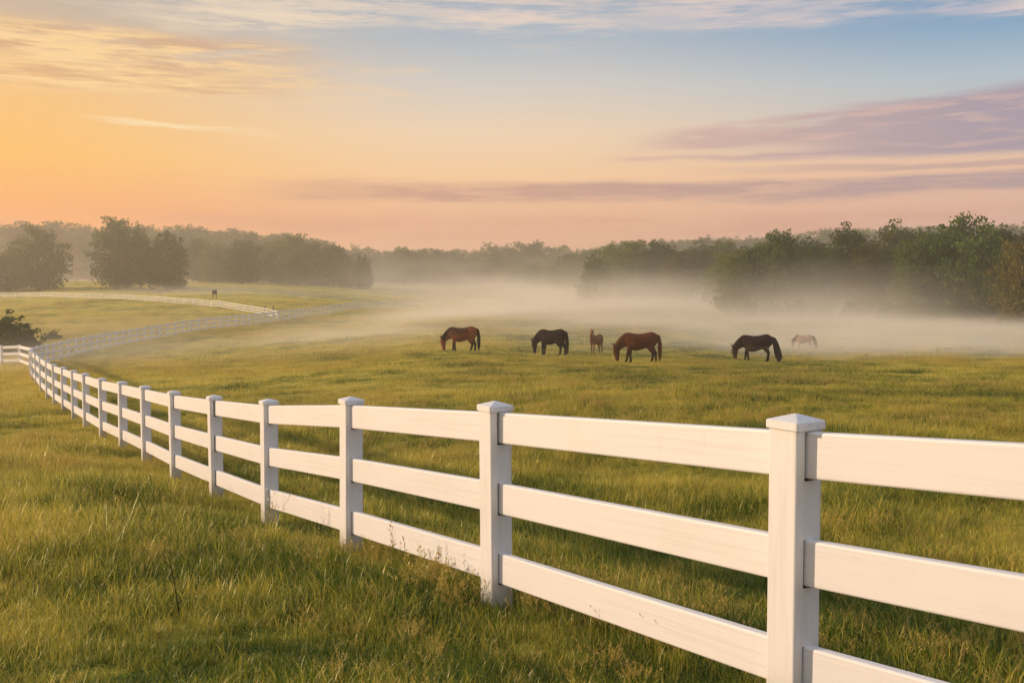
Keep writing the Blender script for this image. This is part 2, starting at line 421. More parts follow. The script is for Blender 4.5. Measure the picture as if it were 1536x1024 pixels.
def make_grass():
    rng = np.random.default_rng(4)
    tc = bpy.data.collections.new('grass tufts')
    k = 0
    def add(me):
        nonlocal k
        o = bpy.data.objects.new('tuft_%02d' % k, me); tc.objects.link(o); k += 1
    for i in range(8): add(tuft_mesh(rng, 60, .13, .05, .21, .0034, .65, .55))      # 0-7 near turf
    for i in range(4): add(tuft_mesh(rng, 34, .11, .12, .27, .0026, .50, .42))      # 8-11 longer curls
    for i in range(5): add(tuft_mesh(rng, 80, .36, .04, .14, .0050, .55, .3))      # 12-16 middle distance
    for i in range(4): add(tuft_mesh(rng, 7, .10, .28, .50, .0022, .16, .07, 5))    # 17-20 seeding stalks
    for i in range(4): add(tuft_mesh(rng, 110, .95, .05, .17, .011, .55, .25))         # 21-24 far
    for i in range(3): add(tuft_mesh(rng, 12, .07, .08, .17, .011, .75, .35))     # 25-27 broad-leaved weeds
    for i in range(3): add(tuft_mesh(rng, 26, .12, .16, .30, .0018, .25, .12, 26))  # 28-30 golden seed heads
    for i in range(3): add(tuft_mesh(rng, 70, .5, .10, .22, .0042, .45, .25, 40))   # 31-33 golden seeding sward
    P = []; RO = []; SCL = []; IX = []
    def scatter(d0, d1, dens, ids, s0, s1, wide=1.15, fn=None):
        hw = .53 * wide
        area = hw * (d1 * d1 - d0 * d0)
        n = int(area * dens)
        d = np.sqrt(rng.random(n) * (d1 * d1 - d0 * d0) + d0 * d0)
        x = (rng.random(n) * 2 - 1) * hw * d + 0 
        if fn is not None:
            keep = fn(x, d); x = x[keep]; d = d[keep]; n = len(x)
        z = ground(x, d)
        P.append(np.stack([x, d, z], 1))
        RO.append(np.stack([rng.normal(0, .08, n), rng.normal(0, .08, n), rng.random(n) * 6.283], 1))
        tall = 1 + .7 * fbm2(x * .55, d * .55, 31, 3) * 2
        SCL.append((s0 + (s1 - s0) * rng.random(n)) * np.clip(tall, .55, 1.7))
        IX.append(rng.choice(ids, n))
    near = list(range(8))
    scatter(2.6, 9, 140, near, .8, 1.25, 1.5)
    scatter(9, 18, 80, near, .9, 1.4)
    scatter(18, 32, 34, near + [12, 13], .9, 1.3)
    clump = lambda x, y: (fbm2(x * .8, y * .8, 77, 3) + rng.random(len(x)) * .5) > .26
    scatter(2.6, 14, 26, [8, 9, 10, 11], .8, 1.25, 1.4, clump)
    scatter(14, 40, 6, [8, 9, 10, 11], .9, 1.3, 1.15, clump)
    scatter(24, 70, 10, [12, 13, 14, 15, 16], .8, 1.25)
    scatter(60, 150, 1.8, [21, 22, 23, 24], .7, 1.1)
    scatter(140, 330, .22, [21, 22, 23, 24], 1.0, 1.6)
    patch = lambda x, y: fbm2(x * .35 + 9, y * .35, 41, 3) + rng.random(len(x)) * .3 > .2
    scatter(2.6, 24, 5, [25, 26, 27], .7, 1.3, 1.3, lambda x, y: fbm2(x * .6, y * .6, 55, 3) + rng.random(len(x)) * .4 > .25)
    scatter(2.6, 36, 7, [28, 29, 30], .5, .95, 1.3, patch)
    gold = lambda x, y: fbm2(x * .12 + 3, y * .05, 61, 3) + rng.random(len(x)) * .5 > .12
    scatter(14, 40, 5, [31, 32, 33], .5, .8, 1.2, gold)
    scatter(40, 110, 2.6, [31, 32, 33], .7, 1.1, 1.15, gold)
    scatter(100, 200, .7, [31, 32, 33], 1.0, 1.6, 1.15, gold)
    scatter(3, 30, .9, [17, 18, 19, 20], .6, 1.0, 1.2, lambda x, y: rng.random(len(x)) < .45)
    # longer growth left by the mower along the fence
    pts = FENCE_PTS
    for i in range(len(pts) - 1):
        a, b = pts[i], pts[i + 1]
        L = (b - a).length
        if a.y > 60: break
        n = int(L * (80 if a.y < 20 else 34)); tt = rng.random(n); off = rng.normal(.02, .11, n)
        dx, dy = (b.x - a.x) / L, (b.y - a.y) / L
        x = a.x + (b.x - a.x) * tt - dy * off; y = a.y + (b.y - a.y) * tt + dx * off
        P.append(np.stack([x, y, ground(x, y)], 1)); RO.append(np.stack([rng.normal(0, .1, n), rng.normal(0, .1, n), rng.random(n) * 6.28], 1))
        SCL.append(rng.uniform(.45, .95, n)); IX.append(rng.choice([0, 3, 5, 8, 9, 11], n))
        n = int(L * 5); tt = rng.random(n); off = rng.normal(.10, .08, n) 
        x = a.x + (b.x - a.x) * tt + dy * off * (1 if True else 0); y = a.y + (b.y - a.y) * tt - dx * off
        P.append(np.stack([x, y, ground(x, y)], 1)); RO.append(np.stack([rng.normal(0, .08, n), rng.normal(0, .08, n), rng.random(n) * 6.28], 1))
        SCL.append(rng.uniform(.45, .85, n)); IX.append(rng.choice([17, 18, 19, 20], n))
    P = np.vstack(P); RO = np.vstack(RO); SCL = np.concatenate(SCL); IX = np.concatenate(IX)
    # the sward is thinner and shorter right under the rails
    near_f = np.full(len(P), 9.0)
    for i in range(14):
        a, b = pts[i], pts[i + 1]; ab = np.array((b.x - a.x, b.y - a.y)); ap = P[:, :2] - np.array((a.x, a.y))
        tt = np.clip(ap @ ab / (ab @ ab), 0, 1)
        near_f = np.minimum(near_f, np.linalg.norm(ap - tt[:, None] * ab, axis=1))
    SCL = SCL * np.where(IX >= 17, 1, .55 + .45 * np.clip((near_f - .15) / .5, 0, 1))
    ok = ~((IX >= 17) & (np.hypot(P[:, 0] - pts[1].x, P[:, 1] - pts[1].y) < .8))
    P, RO, SCL, IX = P[ok], RO[ok], SCL[ok], IX[ok]
    me = bpy.data.meshes.new('grass'); me.vertices.add(len(P)); me.vertices.foreach_set('co', P.astype(np.float32).ravel())
    a = me.attributes.new('turn', 'FLOAT_VECTOR', 'POINT'); a.data.foreach_set('vector', RO.astype(np.float32).ravel())
    a = me.attributes.new('size', 'FLOAT', 'POINT'); a.data.foreach_set('value', SCL.astype(np.float32))
    a = me.attributes.new('pick', 'INT', 'POINT'); a.data.foreach_set('value', IX.astype(np.int32))
    me.materials.append(BLADE)
    o = obj('grass', me)
    tag(o, 'tufted green and golden grass covering the pasture', 'grass', kind='stuff')
    ng = bpy.data.node_groups.new('grass growth', 'GeometryNodeTree')
    ng.interface.new_socket('Geometry', in_out='INPUT', socket_type='NodeSocketGeometry')
    ng.interface.new_socket('Geometry', in_out='OUTPUT', socket_type='NodeSocketGeometry')
    N = ng.nodes; L = ng.links
    gi = N.new('NodeGroupInput'); go = N.new('NodeGroupOutput')
    ci = N.new('GeometryNodeCollectionInfo'); ci.inputs[0].default_value = tc; ci.inputs['Separate Children'].default_value = True; ci.inputs['Reset Children'].default_value = True
    ip = N.new('GeometryNodeInstanceOnPoints'); ip.inputs['Pick Instance'].default_value = True
    def attr(nm, ty):
        q = N.new('GeometryNodeInputNamedAttribute'); q.data_type = ty; q.inputs[0].default_value = nm
        return q.outputs[0]
    e2r = N.new('FunctionNodeEulerToRotation')
    L.new(attr('turn', 'FLOAT_VECTOR'), e2r.inputs[0])
    L.new(gi.outputs[0], ip.inputs['Points']); L.new(ci.outputs[0], ip.inputs['Instance'])
    L.new(attr('pick', 'INT'), ip.inputs['Instance Index']); L.new(e2r.outputs[0], ip.inputs['Rotation'])
    L.new(attr('size', 'FLOAT'), ip.inputs['Scale'])
    L.new(ip.outputs[0], go.inputs[0])
    o.modifiers.new('growth', 'NODES').node_group = ng
    print('grass tufts', len(P))

# ------------------------------------------------------------------ fences
def paint_material():
    m, t = material('white vinyl')
    tc = t.node('ShaderNodeTexCoord').outputs['Object']
    g = t.node('ShaderNodeNewGeometry')
    pos = g.outputs['Position']
    at = t.node('ShaderNodeAttribute', attribute_name='along')
    isp = t.node('ShaderNodeAttribute', attribute_name='post').outputs['Fac']
    sx = t.node('ShaderNodeMix', data_type='VECTOR'); t.put(sx.inputs[0], isp); t.put(sx.inputs[4], t.vmul(tc, (2.2, 40, 60))); t.put(sx.inputs[5], t.vmul(tc, (45, 45, 1.5)))
    streak = t.noise(sx.outputs[1], 1.0, 4, .65)
    blot = t.noise(pos, 1.7, 4, .6)
    c = t.mix(t.smooth(streak, .44, .72), (.73, .71, .69), (.66, .64, .615))
    c = t.mix(t.math('MULTIPLY', t.smooth(blot, .52, .75), .35), c, (.66, .62, .56))
    runs = t.noise(t.vmul(pos, (9, 9, .9)), 1.6, 5, .7)
    c = t.mix(t.math('MULTIPLY', t.smooth(runs, .58, .80), .18), c, (.42, .42, .35))
    # splash-back dirt on the lowest hand-width of the posts
    sep = t.node('ShaderNodeSeparateXYZ'); t.l.new(tc, sep.inputs[0])
    dirt = t.math('MULTIPLY', isp, t.smooth(t.math('ADD', sep.outputs[2], t.math('MULTIPLY', t.noise(pos, 22, 4, .7), .22)), .46, .12))
    c = t.mix(t.math('MULTIPLY', dirt, .75), c, (.36, .33, .20))
    t.l.new(principled(t, c, .48, .35, streak, .0006), t.out.inputs[0])
    return m
PAINT = paint_material()
PW, PH = .165, 1.40
RZ = (1.262, .785, .310); RH, RT = .205, .055

def rounded(w, h, r, n=3):
    pts = []
    for cx, cy, a0 in ((w / 2 - r, h / 2 - r, 0), (-w / 2 + r, h / 2 - r, 90), (-w / 2 + r, -h / 2 + r, 180), (w / 2 - r, -h / 2 + r, 270)):
        for k in range(n + 1):
            a = R(a0 + 90 * k / n)
            pts.append((cx + r * math.cos(a), cy + r * math.sin(a)))
    return pts

def post_mesh():
    """hollow square post with routed openings for the rails in its two in-line faces (local X is along the fence)"""
    V = []; Fc = []
    def grid(pts2, zs, skip):
        b = len(V); n = len(pts2)
        for z in zs:
            for p in pts2: V.append((p[0], p[1], z))
        for k in range(len(zs) - 1):
            for i in range(n - 1):
                if not skip(i, k): Fc.append((b + k * n + i, b + k * n + i + 1, b + (k + 1) * n + i + 1, b + (k + 1) * n + i))
    w = PW / 2; r = .012; sy = RT / 2 + .005
    zs = [-.25]
    for c in sorted(RZ): zs += [c - RH / 2 - .004, c + RH / 2 + .007]
    zs.append(PH)
    # +X face, then corner, +Y face, corner, -X, corner, -Y, corner
    def corner(cx, cy, a0): return [(cx + r * math.cos(R(a0 + 90 * k / 4)), cy + r * math.sin(R(a0 + 90 * k / 4))) for k in range(5)]
    ring = []
    holes = set()
    ring += [(w, -w + r), (w, -sy), (w, sy), (w, w - r)]; holes.add(1)
    ring += corner(w - r, w - r, 0)[1:]
    ring += corner(-w + r, w - r, 90)
    ring += [(-w, sy), (-w, -sy)]; hx = len(ring) - 2; holes.add(hx)
    ring += corner(-w + r, -w + r, 180)
    ring += corner(w - r, -w + r, 270)
    grid(ring, zs, lambda i, k: i in holes and k % 2 == 1)
    # wall thickness of the openings
    for sx in (1, -1):
        for k in (1, 3, 5):
            z0, z1 = zs[k], zs[k + 1]; b = len(V)
            for dpt in (0, .012):
                for (yy, zz) in ((-sy, z0), (sy, z0), (sy, z1), (-sy, z1)): V.append((sx * (w - dpt), yy, zz))
            for q in range(4): Fc.append((b + q, b + (q + 1) % 4, b + 4 + (q + 1) % 4, b + 4 + q))
    me = new_mesh('post', V, Fc, PAINT)
    bm = bmesh.new(); bm.from_mesh(me); bmesh.ops.remove_doubles(bm, verts=bm.verts, dist=1e-5); bm.to_mesh(me); bm.free()
    a = me.attributes.new('post', 'FLOAT', 'POINT'); a.data.foreach_set('value', np.ones(len(me.vertices), np.float32))
    return me
def cap_mesh():
    V = []; Fc = []
    lv = [(PW / 2 + .009, PH - .022, .010), (PW / 2 + .011, PH - .018, .012), (PW / 2 + .011, PH + .012, .012), (PW / 2 + .008, PH + .017, .010), (.012, PH + .042, .004)]
    n = None
    for (w, z, r) in lv:
        ps = rounded(2 * w, 2 * w, r, 3); n = len(ps)
        V += [(p[0], p[1], z) for p in ps]
    for k in range(len(lv) - 1):
        for i in range(n): Fc.append((k * n + i, k * n + (i + 1) % n, (k + 1) * n + (i + 1) % n, (k + 1) * n + i))
    Fc.append(tuple(range((len(lv) - 1) * n, len(lv) * n))); Fc.append(tuple(range(n))[::-1])
    return new_mesh('cap', V, Fc, PAINT)
def rail_mesh():
    ps = rounded(RT, RH, .011, 3); n = len(ps); V = []; Fc = []
    for x in (0, 1): V += [(x, p[0], p[1]) for p in ps]
    for i in range(n): Fc.append((i, (i + 1) % n, n + (i + 1) % n, n + i))
    Fc.append(tuple(range(n))); Fc.append(tuple(range(n, 2 * n))[::-1])
    me = new_mesh('rail', V, Fc, PAINT)
    bm = bmesh.new(); bm.from_mesh(me); bmesh.ops.recalc_face_normals(bm, faces=bm.faces); bm.to_mesh(me); bm.free()
    return me
POST, CAP, RAIL = post_mesh(), cap_mesh(), rail_mesh()

def rail_mat(a, b, z):
    p, q = a + Vector((0, 0, z)), b + Vector((0, 0, z))
    d = (q - p); L = d.length; d /= L
    y = Vector((0, 0, 1)).cross(d).normalized(); zz = d.cross(y)
    off = PW / 2 - .045
    p = p + d * off
    m = Matrix((d, y, zz)).transposed().to_4x4()
    m.translation = p
    return m @ Matrix.Diagonal((L - 2 * off, 1, 1, 1))

def joined(name, items, parent, mats):
    """many far copies of one part as one mesh"""
    V = []; Q = []
    for me, m in items:
        b = len(V); V += [m @ v.co for v in me.vertices]
        Q += [tuple(b + i for i in p.vertices) for p in me.polygons]
    me = new_mesh(name, V, Q, PAINT)
    return tag(obj(name, me, parent), kind='stuff')

def fence(name, label, pts, low=1.0, max_posts=100, max_bays=33, skip_first=False, first_from=None):
    rng = random.Random(len(pts))
    root = bpy.data.objects.new(name, None); COL.objects.link(root)
    base = pts[0].copy(); root.location = base; root.empty_display_size = .3
    tag(root, label, 'fence')
    T = Matrix.Translation(-base)
    far_p = []; far_r = []
    for i, p in enumerate(pts):
        a = pts[max(i - 1, 0)]; b = pts[min(i + 1, len(pts) - 1)]
        d = b - a
        if skip_first and i == 0: continue
        m = Matrix.Translation(p) @ Matrix.Rotation(math.atan2(d.y, d.x), 4, 'Z') @ Matrix.Rotation(R(rng.uniform(-.5, .5)), 4, 'X') @ Matrix.Rotation(R(rng.uniform(-.5, .5)), 4, 'Y') @ Matrix.Diagonal((low, low, low, 1))
        if i < max_posts:
            po = obj('post', POST, root, T @ m); obj('cap', CAP, po)
        else:
            far_p += [(POST, T @ m), (CAP, T @ m)]
    for i in range(len(pts) - 1):
        for z in RZ:
            m = T @ rail_mat(pts[i], pts[i + 1], z * low) @ Matrix.Diagonal((1, low, low if low == 1 else low * .8, 1))
            if i < max_bays: obj('rail', RAIL, root, m)
            else: far_r.append((RAIL, m))
    if far_p: joined('post', far_p, root, None)
    if far_r: joined('rail', far_r, root, None)
    return root

FENCE_PTS = [gp(px, d) for px, d in MAIN]
fence('pasture_fence', 'long white three-rail fence sweeping from the near corner in an S-curve into the mist', FENCE_PTS)
j = FENCE_PTS[21]
SIDE = [j] + [gp(px, d) for px, d in ((29.5, 70), (2.6, 71), (-25, 72), (-53, 73), (-82, 74))]
fence('side_fence', 'short white fence joining the curve from the left edge, in front of the bushes', SIDE, skip_first=True)
jf = FENCE_PTS[57]
FARF = [(416, 142), (408, 146), (399, 149.5), (389, 153), (378, 156.5), (367, 160), (355.5, 163.3), (343, 166.5), (330, 170), (316.5, 173), (303, 176), (289.5, 179), (276, 182), (262, 185), (247.5, 188), (232.5, 191), (217, 194), (201, 197),
        (186, 200), (170.5, 203), (152.5, 206), (133.5, 209), (115.5, 212), (98, 215), (79.5, 218), (62, 221), (43, 224), (24, 227), (5, 230), (-14, 233), (-33, 236), (-53, 239)]
fence('far_fence', 'distant low white fence arcing across the left field below the dark trees', [jf] + [gp(px, d) for px, d in FARF], low=.8, skip_first=True)
make_grass()

# ------------------------------------------------------------------ trees
def bark_material():
    m, t = material('bark')
    tc = t.node('ShaderNodeTexCoord').outputs['Object']
    n = t.noise(t.vmul(tc, (6, 6, 1.2)), 2, 5, .7)
    c = t.mix(t.smooth(n, .35, .65), (.035, .026, .018), (.10, .08, .06))
    t.l.new(principled(t, c, .9, .1, n, .05), t.out.inputs[0])
    return m
BARK = bark_material()
def leaf_material(name, a, b, c3):
    m, t = material(name)
    at = t.node('ShaderNodeAttribute', attribute_name='tint').outputs['Fac']
    oi = t.node('ShaderNodeObjectInfo').outputs['Random']
    pos = t.node('ShaderNodeNewGeometry').outputs['Position']
    cl = t.noise(pos, .35, 3, .6)
    f = t.math('ADD', t.math('MULTIPLY', at, .45), t.math('ADD', t.math('MULTIPLY', cl, .5), t.math('MULTIPLY', t.math('SUBTRACT', oi, .5), .62)))
    c = t.ramp(f, [(.18, a), (.5, b), (.82, c3)])
    d = t.node('ShaderNodeBsdfDiffuse'); t.put(d.inputs[0], c)
    tr = t.node('ShaderNodeBsdfTranslucent'); t.put(tr.inputs[0], t.mix(.3, c, (.14, .13, .015)))
    mx = t.node('ShaderNodeMixShader'); mx.inputs[0].default_value = .3
    t.l.new(d.outputs[0], mx.inputs[1]); t.l.new(tr.outputs[0], mx.inputs[2]); t.l.new(mx.outputs[0], t.out.inputs[0])
    return m
LEAF = leaf_material('oak leaves', (.042, .088, .016), (.092, .148, .027), (.18, .21, .038))
LEAFY = leaf_material('turning leaves', (.07, .082, .018), (.15, .135, .026), (.24, .185, .04))
LEAFD = leaf_material('dark leaves', (.027, .054, .014), (.052, .088, .021), (.115, .145, .033))

def tube(V, Q, path, radii, sides=7):
    b = len(V); n = len(path)
    for i, (p, r) in enumerate(zip(path, radii)):
        d = (path[min(i + 1, n - 1)] - path[max(i - 1, 0)]).normalized()
        u = d.cross(Vector((.31, .95, .02))).normalized(); w = d.cross(u)
        for k in range(sides):
            a = 2 * math.pi * k / sides
            V.append(p + (u * math.cos(a) + w * math.sin(a)) * r)
    for i in range(n - 1):
        for k in range(sides):
            Q.append((b + i * sides + k, b + i * sides + (k + 1) % sides, b + (i + 1) * sides + (k + 1) % sides, b + (i + 1) * sides + k))

def leaf_cloud(rng, centers, radii, counts, size):
    C = []; T = []
    for c, r, n in zip(centers, radii, counts):
        v = rng.normal(size=(n, 3)); v /= np.linalg.norm(v, axis=1)[:, None]
        rad = r * (.35 + .65 * rng.random(n) ** .45) * (1 + .18 * rng.normal(size=n))
        p = np.array(c) + v * rad[:, None] * np.array([1, 1, .78])
        C.append(p); T.append(np.clip(rng.normal(.5, .2, n) + rng.normal(0, .12), 0, 1))
    C = np.vstack(C); T = np.concatenate(T); n = len(C)
    u = rng.normal(size=(n, 3)); u /= np.linalg.norm(u, axis=1)[:, None]
    w = np.cross(u, rng.normal(size=(n, 3))); w /= np.linalg.norm(w, axis=1)[:, None]
    s = (size * rng.uniform(.5, 1.3, n))[:, None]
    a = C - u * s; b = C + w * s * .55; c = C + u * s; d = C - w * s * .55
    co_ = np.stack([a, b, c, d], 1).reshape(-1, 3)
    return co_, np.arange(4 * n).reshape(-1, 4), np.repeat(T, 4)

def crown_mesh(name, co_, q, T, mat):
    me = np_mesh(name, co_, q, mat)
    at = me.attributes.new('tint', 'FLOAT', 'POINT'); at.data.foreach_set('value', T.astype(np.float32))
    return me

def tree_kind(seed, H=12., spread=.42, low=.14, leaves=11000, size=.23, mat=None, kind='round'):
    """returns (trunk mesh, crown mesh): a broad tree of height H whose leaf clumps fill an uneven dome"""
    rng = np.random.default_rng(seed); V = []; Q = []
    lean = rng.normal(0, .02, 2)
    top = .80 if kind == 'round' else .95
    tp = [Vector((lean[0] * z * z / H + .12 * math.sin(z * .7 + seed), lean[1] * z * z / H + .12 * math.cos(z * .9), z)) for z in np.linspace(-.3, H * top, 9)]
    r0 = H * .024
    tube(V, Q, tp, [r0 * (1.35 if i == 0 else 1) * (1 - .88 * i / 8) for i in range(9)], 9)
    cen = []; rad = []
    nl = 44
    lobes = [(rng.uniform(0, 6.28), rng.uniform(.2, .95), rng.uniform(-.22, .26)) for _ in range(9)]
    for i in range(nl):
        f = (i + rng.random()) / nl                       # 0 at the skirt, 1 at the top
        a = i * 2.39996 + rng.normal(0, .25)
        if kind == 'round': prof = math.sqrt(max(.01, 1 - ((f - .42) / .60) ** 2)) if f > .42 else .80 + .20 * f / .42
        else: prof = (1.04 - f) * 1.05
        k = 1 + sum(w * math.exp(-((((a - la + math.pi) % (2 * math.pi)) - math.pi) / .6) ** 2 - ((f - lf) / .22) ** 2) for la, lf, w in lobes)
        rc = H * (.125 if kind == 'round' else .07) * rng.uniform(.72, 1.2) * (.8 if f > .85 else 1)
        reach = max(0, H * spread * prof * k * rng.uniform(.78, 1.0) - rc * .55)
        z = H * (low + (1 - low) * f) * (1 + .05 * rng.normal()) - rc * .5
        e = Vector((math.cos(a) * reach, math.sin(a) * reach, max(z, rc * .5)))
        zb = max(.08 * H, z - reach * rng.uniform(.5, .9)); kk = min(7.99, max(0, zb / (H * top) * 8)); p0 = tp[int(kk)].lerp(tp[int(kk) + 1], kk - int(kk))
        e += Vector((p0.x, p0.y, 0))
        mid = p0.lerp(e, .5) + Vector((rng.normal(0, .25), rng.normal(0, .25), -.02 * H * rng.random()))
        tube(V, Q, [p0, mid, e], [r0 * .36 * (1 - .5 * f), r0 * .2, r0 * .05], 5)
        cen.append(e); rad.append(rc)
        if kind == 'round' and reach > H * .12:
            cen.append(p0.lerp(e, .55) + Vector((0, 0, H * .03))); rad.append(rc * rng.uniform(.8, 1.1))
        for q in range(3):
            o_ = Vector(rng.normal(0, 1, 3)); o_.normalize(); tw = e + o_ * rc * rng.uniform(.8, 1.35)
            tube(V, Q, [mid.lerp(e, .7), tw], [r0 * .1, r0 * .03], 4)
            cen.append(tw); rad.append(rc * rng.uniform(.28, .55))
    rad = np.array(rad); wt = rad ** 2; cnt = np.maximum(8, (leaves * wt / wt.sum())).astype(int)
    co_, q_, T = leaf_cloud(rng, [tuple(c) for c in cen], rad, cnt, size * H / 12)
    co_[:, 2] = np.maximum(co_[:, 2], .25)
    zmax = np.percentile(co_[:, 2], 99.7); k = H / zmax
    me = np_mesh('trunk', np.array([tuple(v) for v in V]) * k, Q, BARK, True)
    return me, crown_mesh('crown', co_ * k, q_, T, mat or LEAF)

def bush_kind(seed, H=12., leaves=13000, size=.40):
    """a loose shrub: many leafy shoots of uneven length rising from one foot"""
    rng = np.random.default_rng(seed); V = []; Q = []; cen = []; rad = []
    for i in range(34):
        a = rng.uniform(0, 6.283); ln = rng.uniform(.5, .95) * H * (1 if rng.random() < .3 else .75); th = abs(rng.normal(0, .34))
        p = Vector((rng.normal(0, .06 * H), rng.normal(0, .06 * H), 0)); path = [p.copy()]
        for k in range(5):
            p = p + Vector((math.cos(a) * math.sin(th), math.sin(a) * math.sin(th), math.cos(th))) * ln / 5
            th = min(1.35, th + rng.normal(.06, .12)); a += rng.normal(0, .2); path.append(p.copy())
            cen.append(p + Vector(rng.normal(0, .03 * H, 3))); rad.append(H * .15 * rng.uniform(.5, 1.1) * (1 - .13 * k))
        tube(V, Q, path, [.09, .08, .065, .05, .035, .015], 4)
    for i in range(22):
        a = rng.uniform(0, 6.283); rr_ = H * .42 * math.sqrt(rng.random())
        cen.append(Vector((math.cos(a) * rr_, math.sin(a) * rr_, H * rng.uniform(.08, .5) * (1.1 - rr_ / H)))); rad.append(H * .15 * rng.uniform(.7, 1.2))
    rad = np.array(rad); cnt = np.maximum(5, leaves * rad ** 2 / (rad ** 2).sum()).astype(int)
    co_, q_, T = leaf_cloud(rng, [tuple(c) for c in cen], rad, cnt, size)
    co_[:, 2] = np.maximum(co_[:, 2], .1); k = H / np.percentile(co_[:, 2], 99.6)
    return np_mesh('trunk', np.array([tuple(v) for v in V]) * k, Q, BARK, True), crown_mesh('crown', co_ * k, q_, T, LEAF)

KINDS = {
    'a': tree_kind(11, spread=.40, low=.16, mat=LEAF),
    'b': tree_kind(12, spread=.34, low=.10, mat=LEAF),
    'c': tree_kind(13, spread=.46, low=.12, mat=LEAF, leaves=13000),
    'd': tree_kind(14, spread=.38, low=.20, mat=LEAFD),
    'e': tree_kind(15, spread=.42, low=.08, mat=LEAFD, leaves=13000),
    'y': tree_kind(16, spread=.40, low=.12, mat=LEAFY),
    'z': tree_kind(17, spread=.34, low=.14, mat=LEAFY),
    'k': tree_kind(18, spread=.24, low=.10, mat=LEAFD, kind='cone', leaves=8000, size=.2),
    's': bush_kind(19), 'u': bush_kind(23),
    't': tree_kind(20, spread=.60, low=.03, mat=LEAFY, leaves=8000, size=.42),
}
trng = random.Random(8)
def tree(k, px, d, ytop, label, group=None, name='broadleaf_tree', cat='tree', wide=1.0, h=None):
    p = gp(px, d)
    top = px_at(px, ytop, d).z
    H = h if h else top - p.z
    root = bpy.data.objects.new(name, None); COL.objects.link(root)
    root.location = p - Vector((0, 0, .1)); root.empty_display_size = .5
    s = H / 12
    root.scale = (s * wide, s * wide, s); root.rotation_euler = (0, 0, trng.uniform(0, 6.28))
    tag(root, label, cat, group)
    tm, cm = KINDS[k]
    obj('trunk', tm, root); obj('crown', cm, root)
    return root

GR = 'trees of the near right-hand wood'
for a in [
    ('b', 1101, 127, 378, 'lower rounded tree at the left end of the right-hand wood', .95),
    ('e', 1138, 133, 370, 'dark tree second from the left end of the right-hand wood', .95),
    ('a', 1172, 131, 347, 'tall dark green tree third from the left end of the right-hand wood', .88),
    ('c', 1220, 128, 370, "bushy green tree in the right-hand wood above the pale pony's rump", .86),
    ('d', 1268, 138, 339, 'tall dark dome-topped tree left of the see-through crown in the right-hand wood', .86),
    ('z', 1300, 124, 366, 'olive tree in the front row of the right-hand wood, below the see-through crown', .86),
    ('d', 1338, 142, 335, 'tree with a small see-through crown standing above the right-hand wood', .85),
    ('b', 1366, 119, 356, 'mottled green tree left of the tallest tree of the right-hand wood', .88),
    ('c', 1452, 116, 323, 'tallest and broadest green tree, rising above the right-hand wood', .88),
    ('a', 1405, 120, 349, 'green tree leaning against the left side of the tallest tree', .86),
    ('e', 1496, 122, 346, 'dark tree between the tallest tree and the ochre tree at the edge', .85),
    ('y', 1532, 104, 362, 'ochre-leaved tree at the right edge of the photo, nearest of the wood', .85),
    ('b', 1590, 110, 345, 'green tree just past the right edge of the photo', .95),
]:
    tree(a[0], a[1], a[2], a[3], a[4], GR, wide=a[5])
G2 = 'trees behind the near right-hand wood'
for i, (px, d, yt, k) in enumerate([(1088, 158, 381, 'a'), (1118, 162, 373, 'd'), (1150, 160, 367, 'b'), (1190, 165, 363, 'a'), (1220, 165, 361, 'e'), (1300, 168, 359, 'd'), (1372, 160, 347, 'e'), (1415, 165, 345, 'd'), (1500, 158, 343, 'e'), (1545, 160, 345, 'd'), (1620, 160, 349, 'e'), (1690, 150, 354, 'd')]):
    tree(k, px, d, yt, 'dark tree in the second row, its top showing behind the right-hand wood', G2, wide=1.15)
G3 = 'faded trees in the mist at the middle of the pasture edge'
for a in [
    ('b', 893, 196, 385, 'pale faded tree at the left tip of the misty middle trees', 1.15),
    ('a', 948, 205, 362, 'faded tall tree rising highest among the misty middle trees', 1.15),
    ('c', 922, 215, 368, 'faded broad tree second from the left tip of the misty middle trees', 1.15),
    ('e', 990, 210, 364, 'faded dark tree right of the highest misty middle tree', 1.15),
    ('z', 1020, 190, 378, 'faded yellowish tree among the misty middle trees', 1.1),
    ('d', 1050, 200, 366, 'faded dark tree at the right end of the misty middle trees, by the near wood', 1.1),
    ('e', 968, 200, 372, 'faded low tree filling the space under the highest misty middle tree', 1.2),
    ('c', 1008, 196, 374, 'faded round tree between the yellowish and the dark trees in the misty middle', 1.2),
    ('a', 1080, 215, 362, 'faded tree half hidden by the left end of the right-hand wood', 1.1),
]:
    tree(a[0], a[1], a[2], a[3], a[4], G3, wide=a[5])
GL = 'dark trees behind the far fence at the left'
for a in [
    ('e', 2, 252, 381, 'low dark tree cut by the left edge of the photo behind the far fence', 1.0),
    ('c', 58, 248, 340, 'broad dark tree left of the tallest tree behind the far fence', 1.02),
    ('a', 176, 246, 327, 'tallest dark tree behind the far fence, with a split crown', 1.0),
    ('d', 212, 256, 352, 'dark tree tucked between the tallest tree and the round tree behind the far fence', 1.02),
    ('c', 250, 245, 349, 'round-crowned dark tree at the right end of the group behind the far fence', .95),
    ('b', 26, 258, 368, 'dark tree between the edge of the photo and the broad dark tree', .9),
    ('e', -60, 250, 360, 'dark tree just past the left edge of the photo', 1.0),
]:
    tree(a[0], a[1], a[2], a[3], a[4], GL, wide=a[5])
G4 = 'hazy brown trees across the far left meadow'
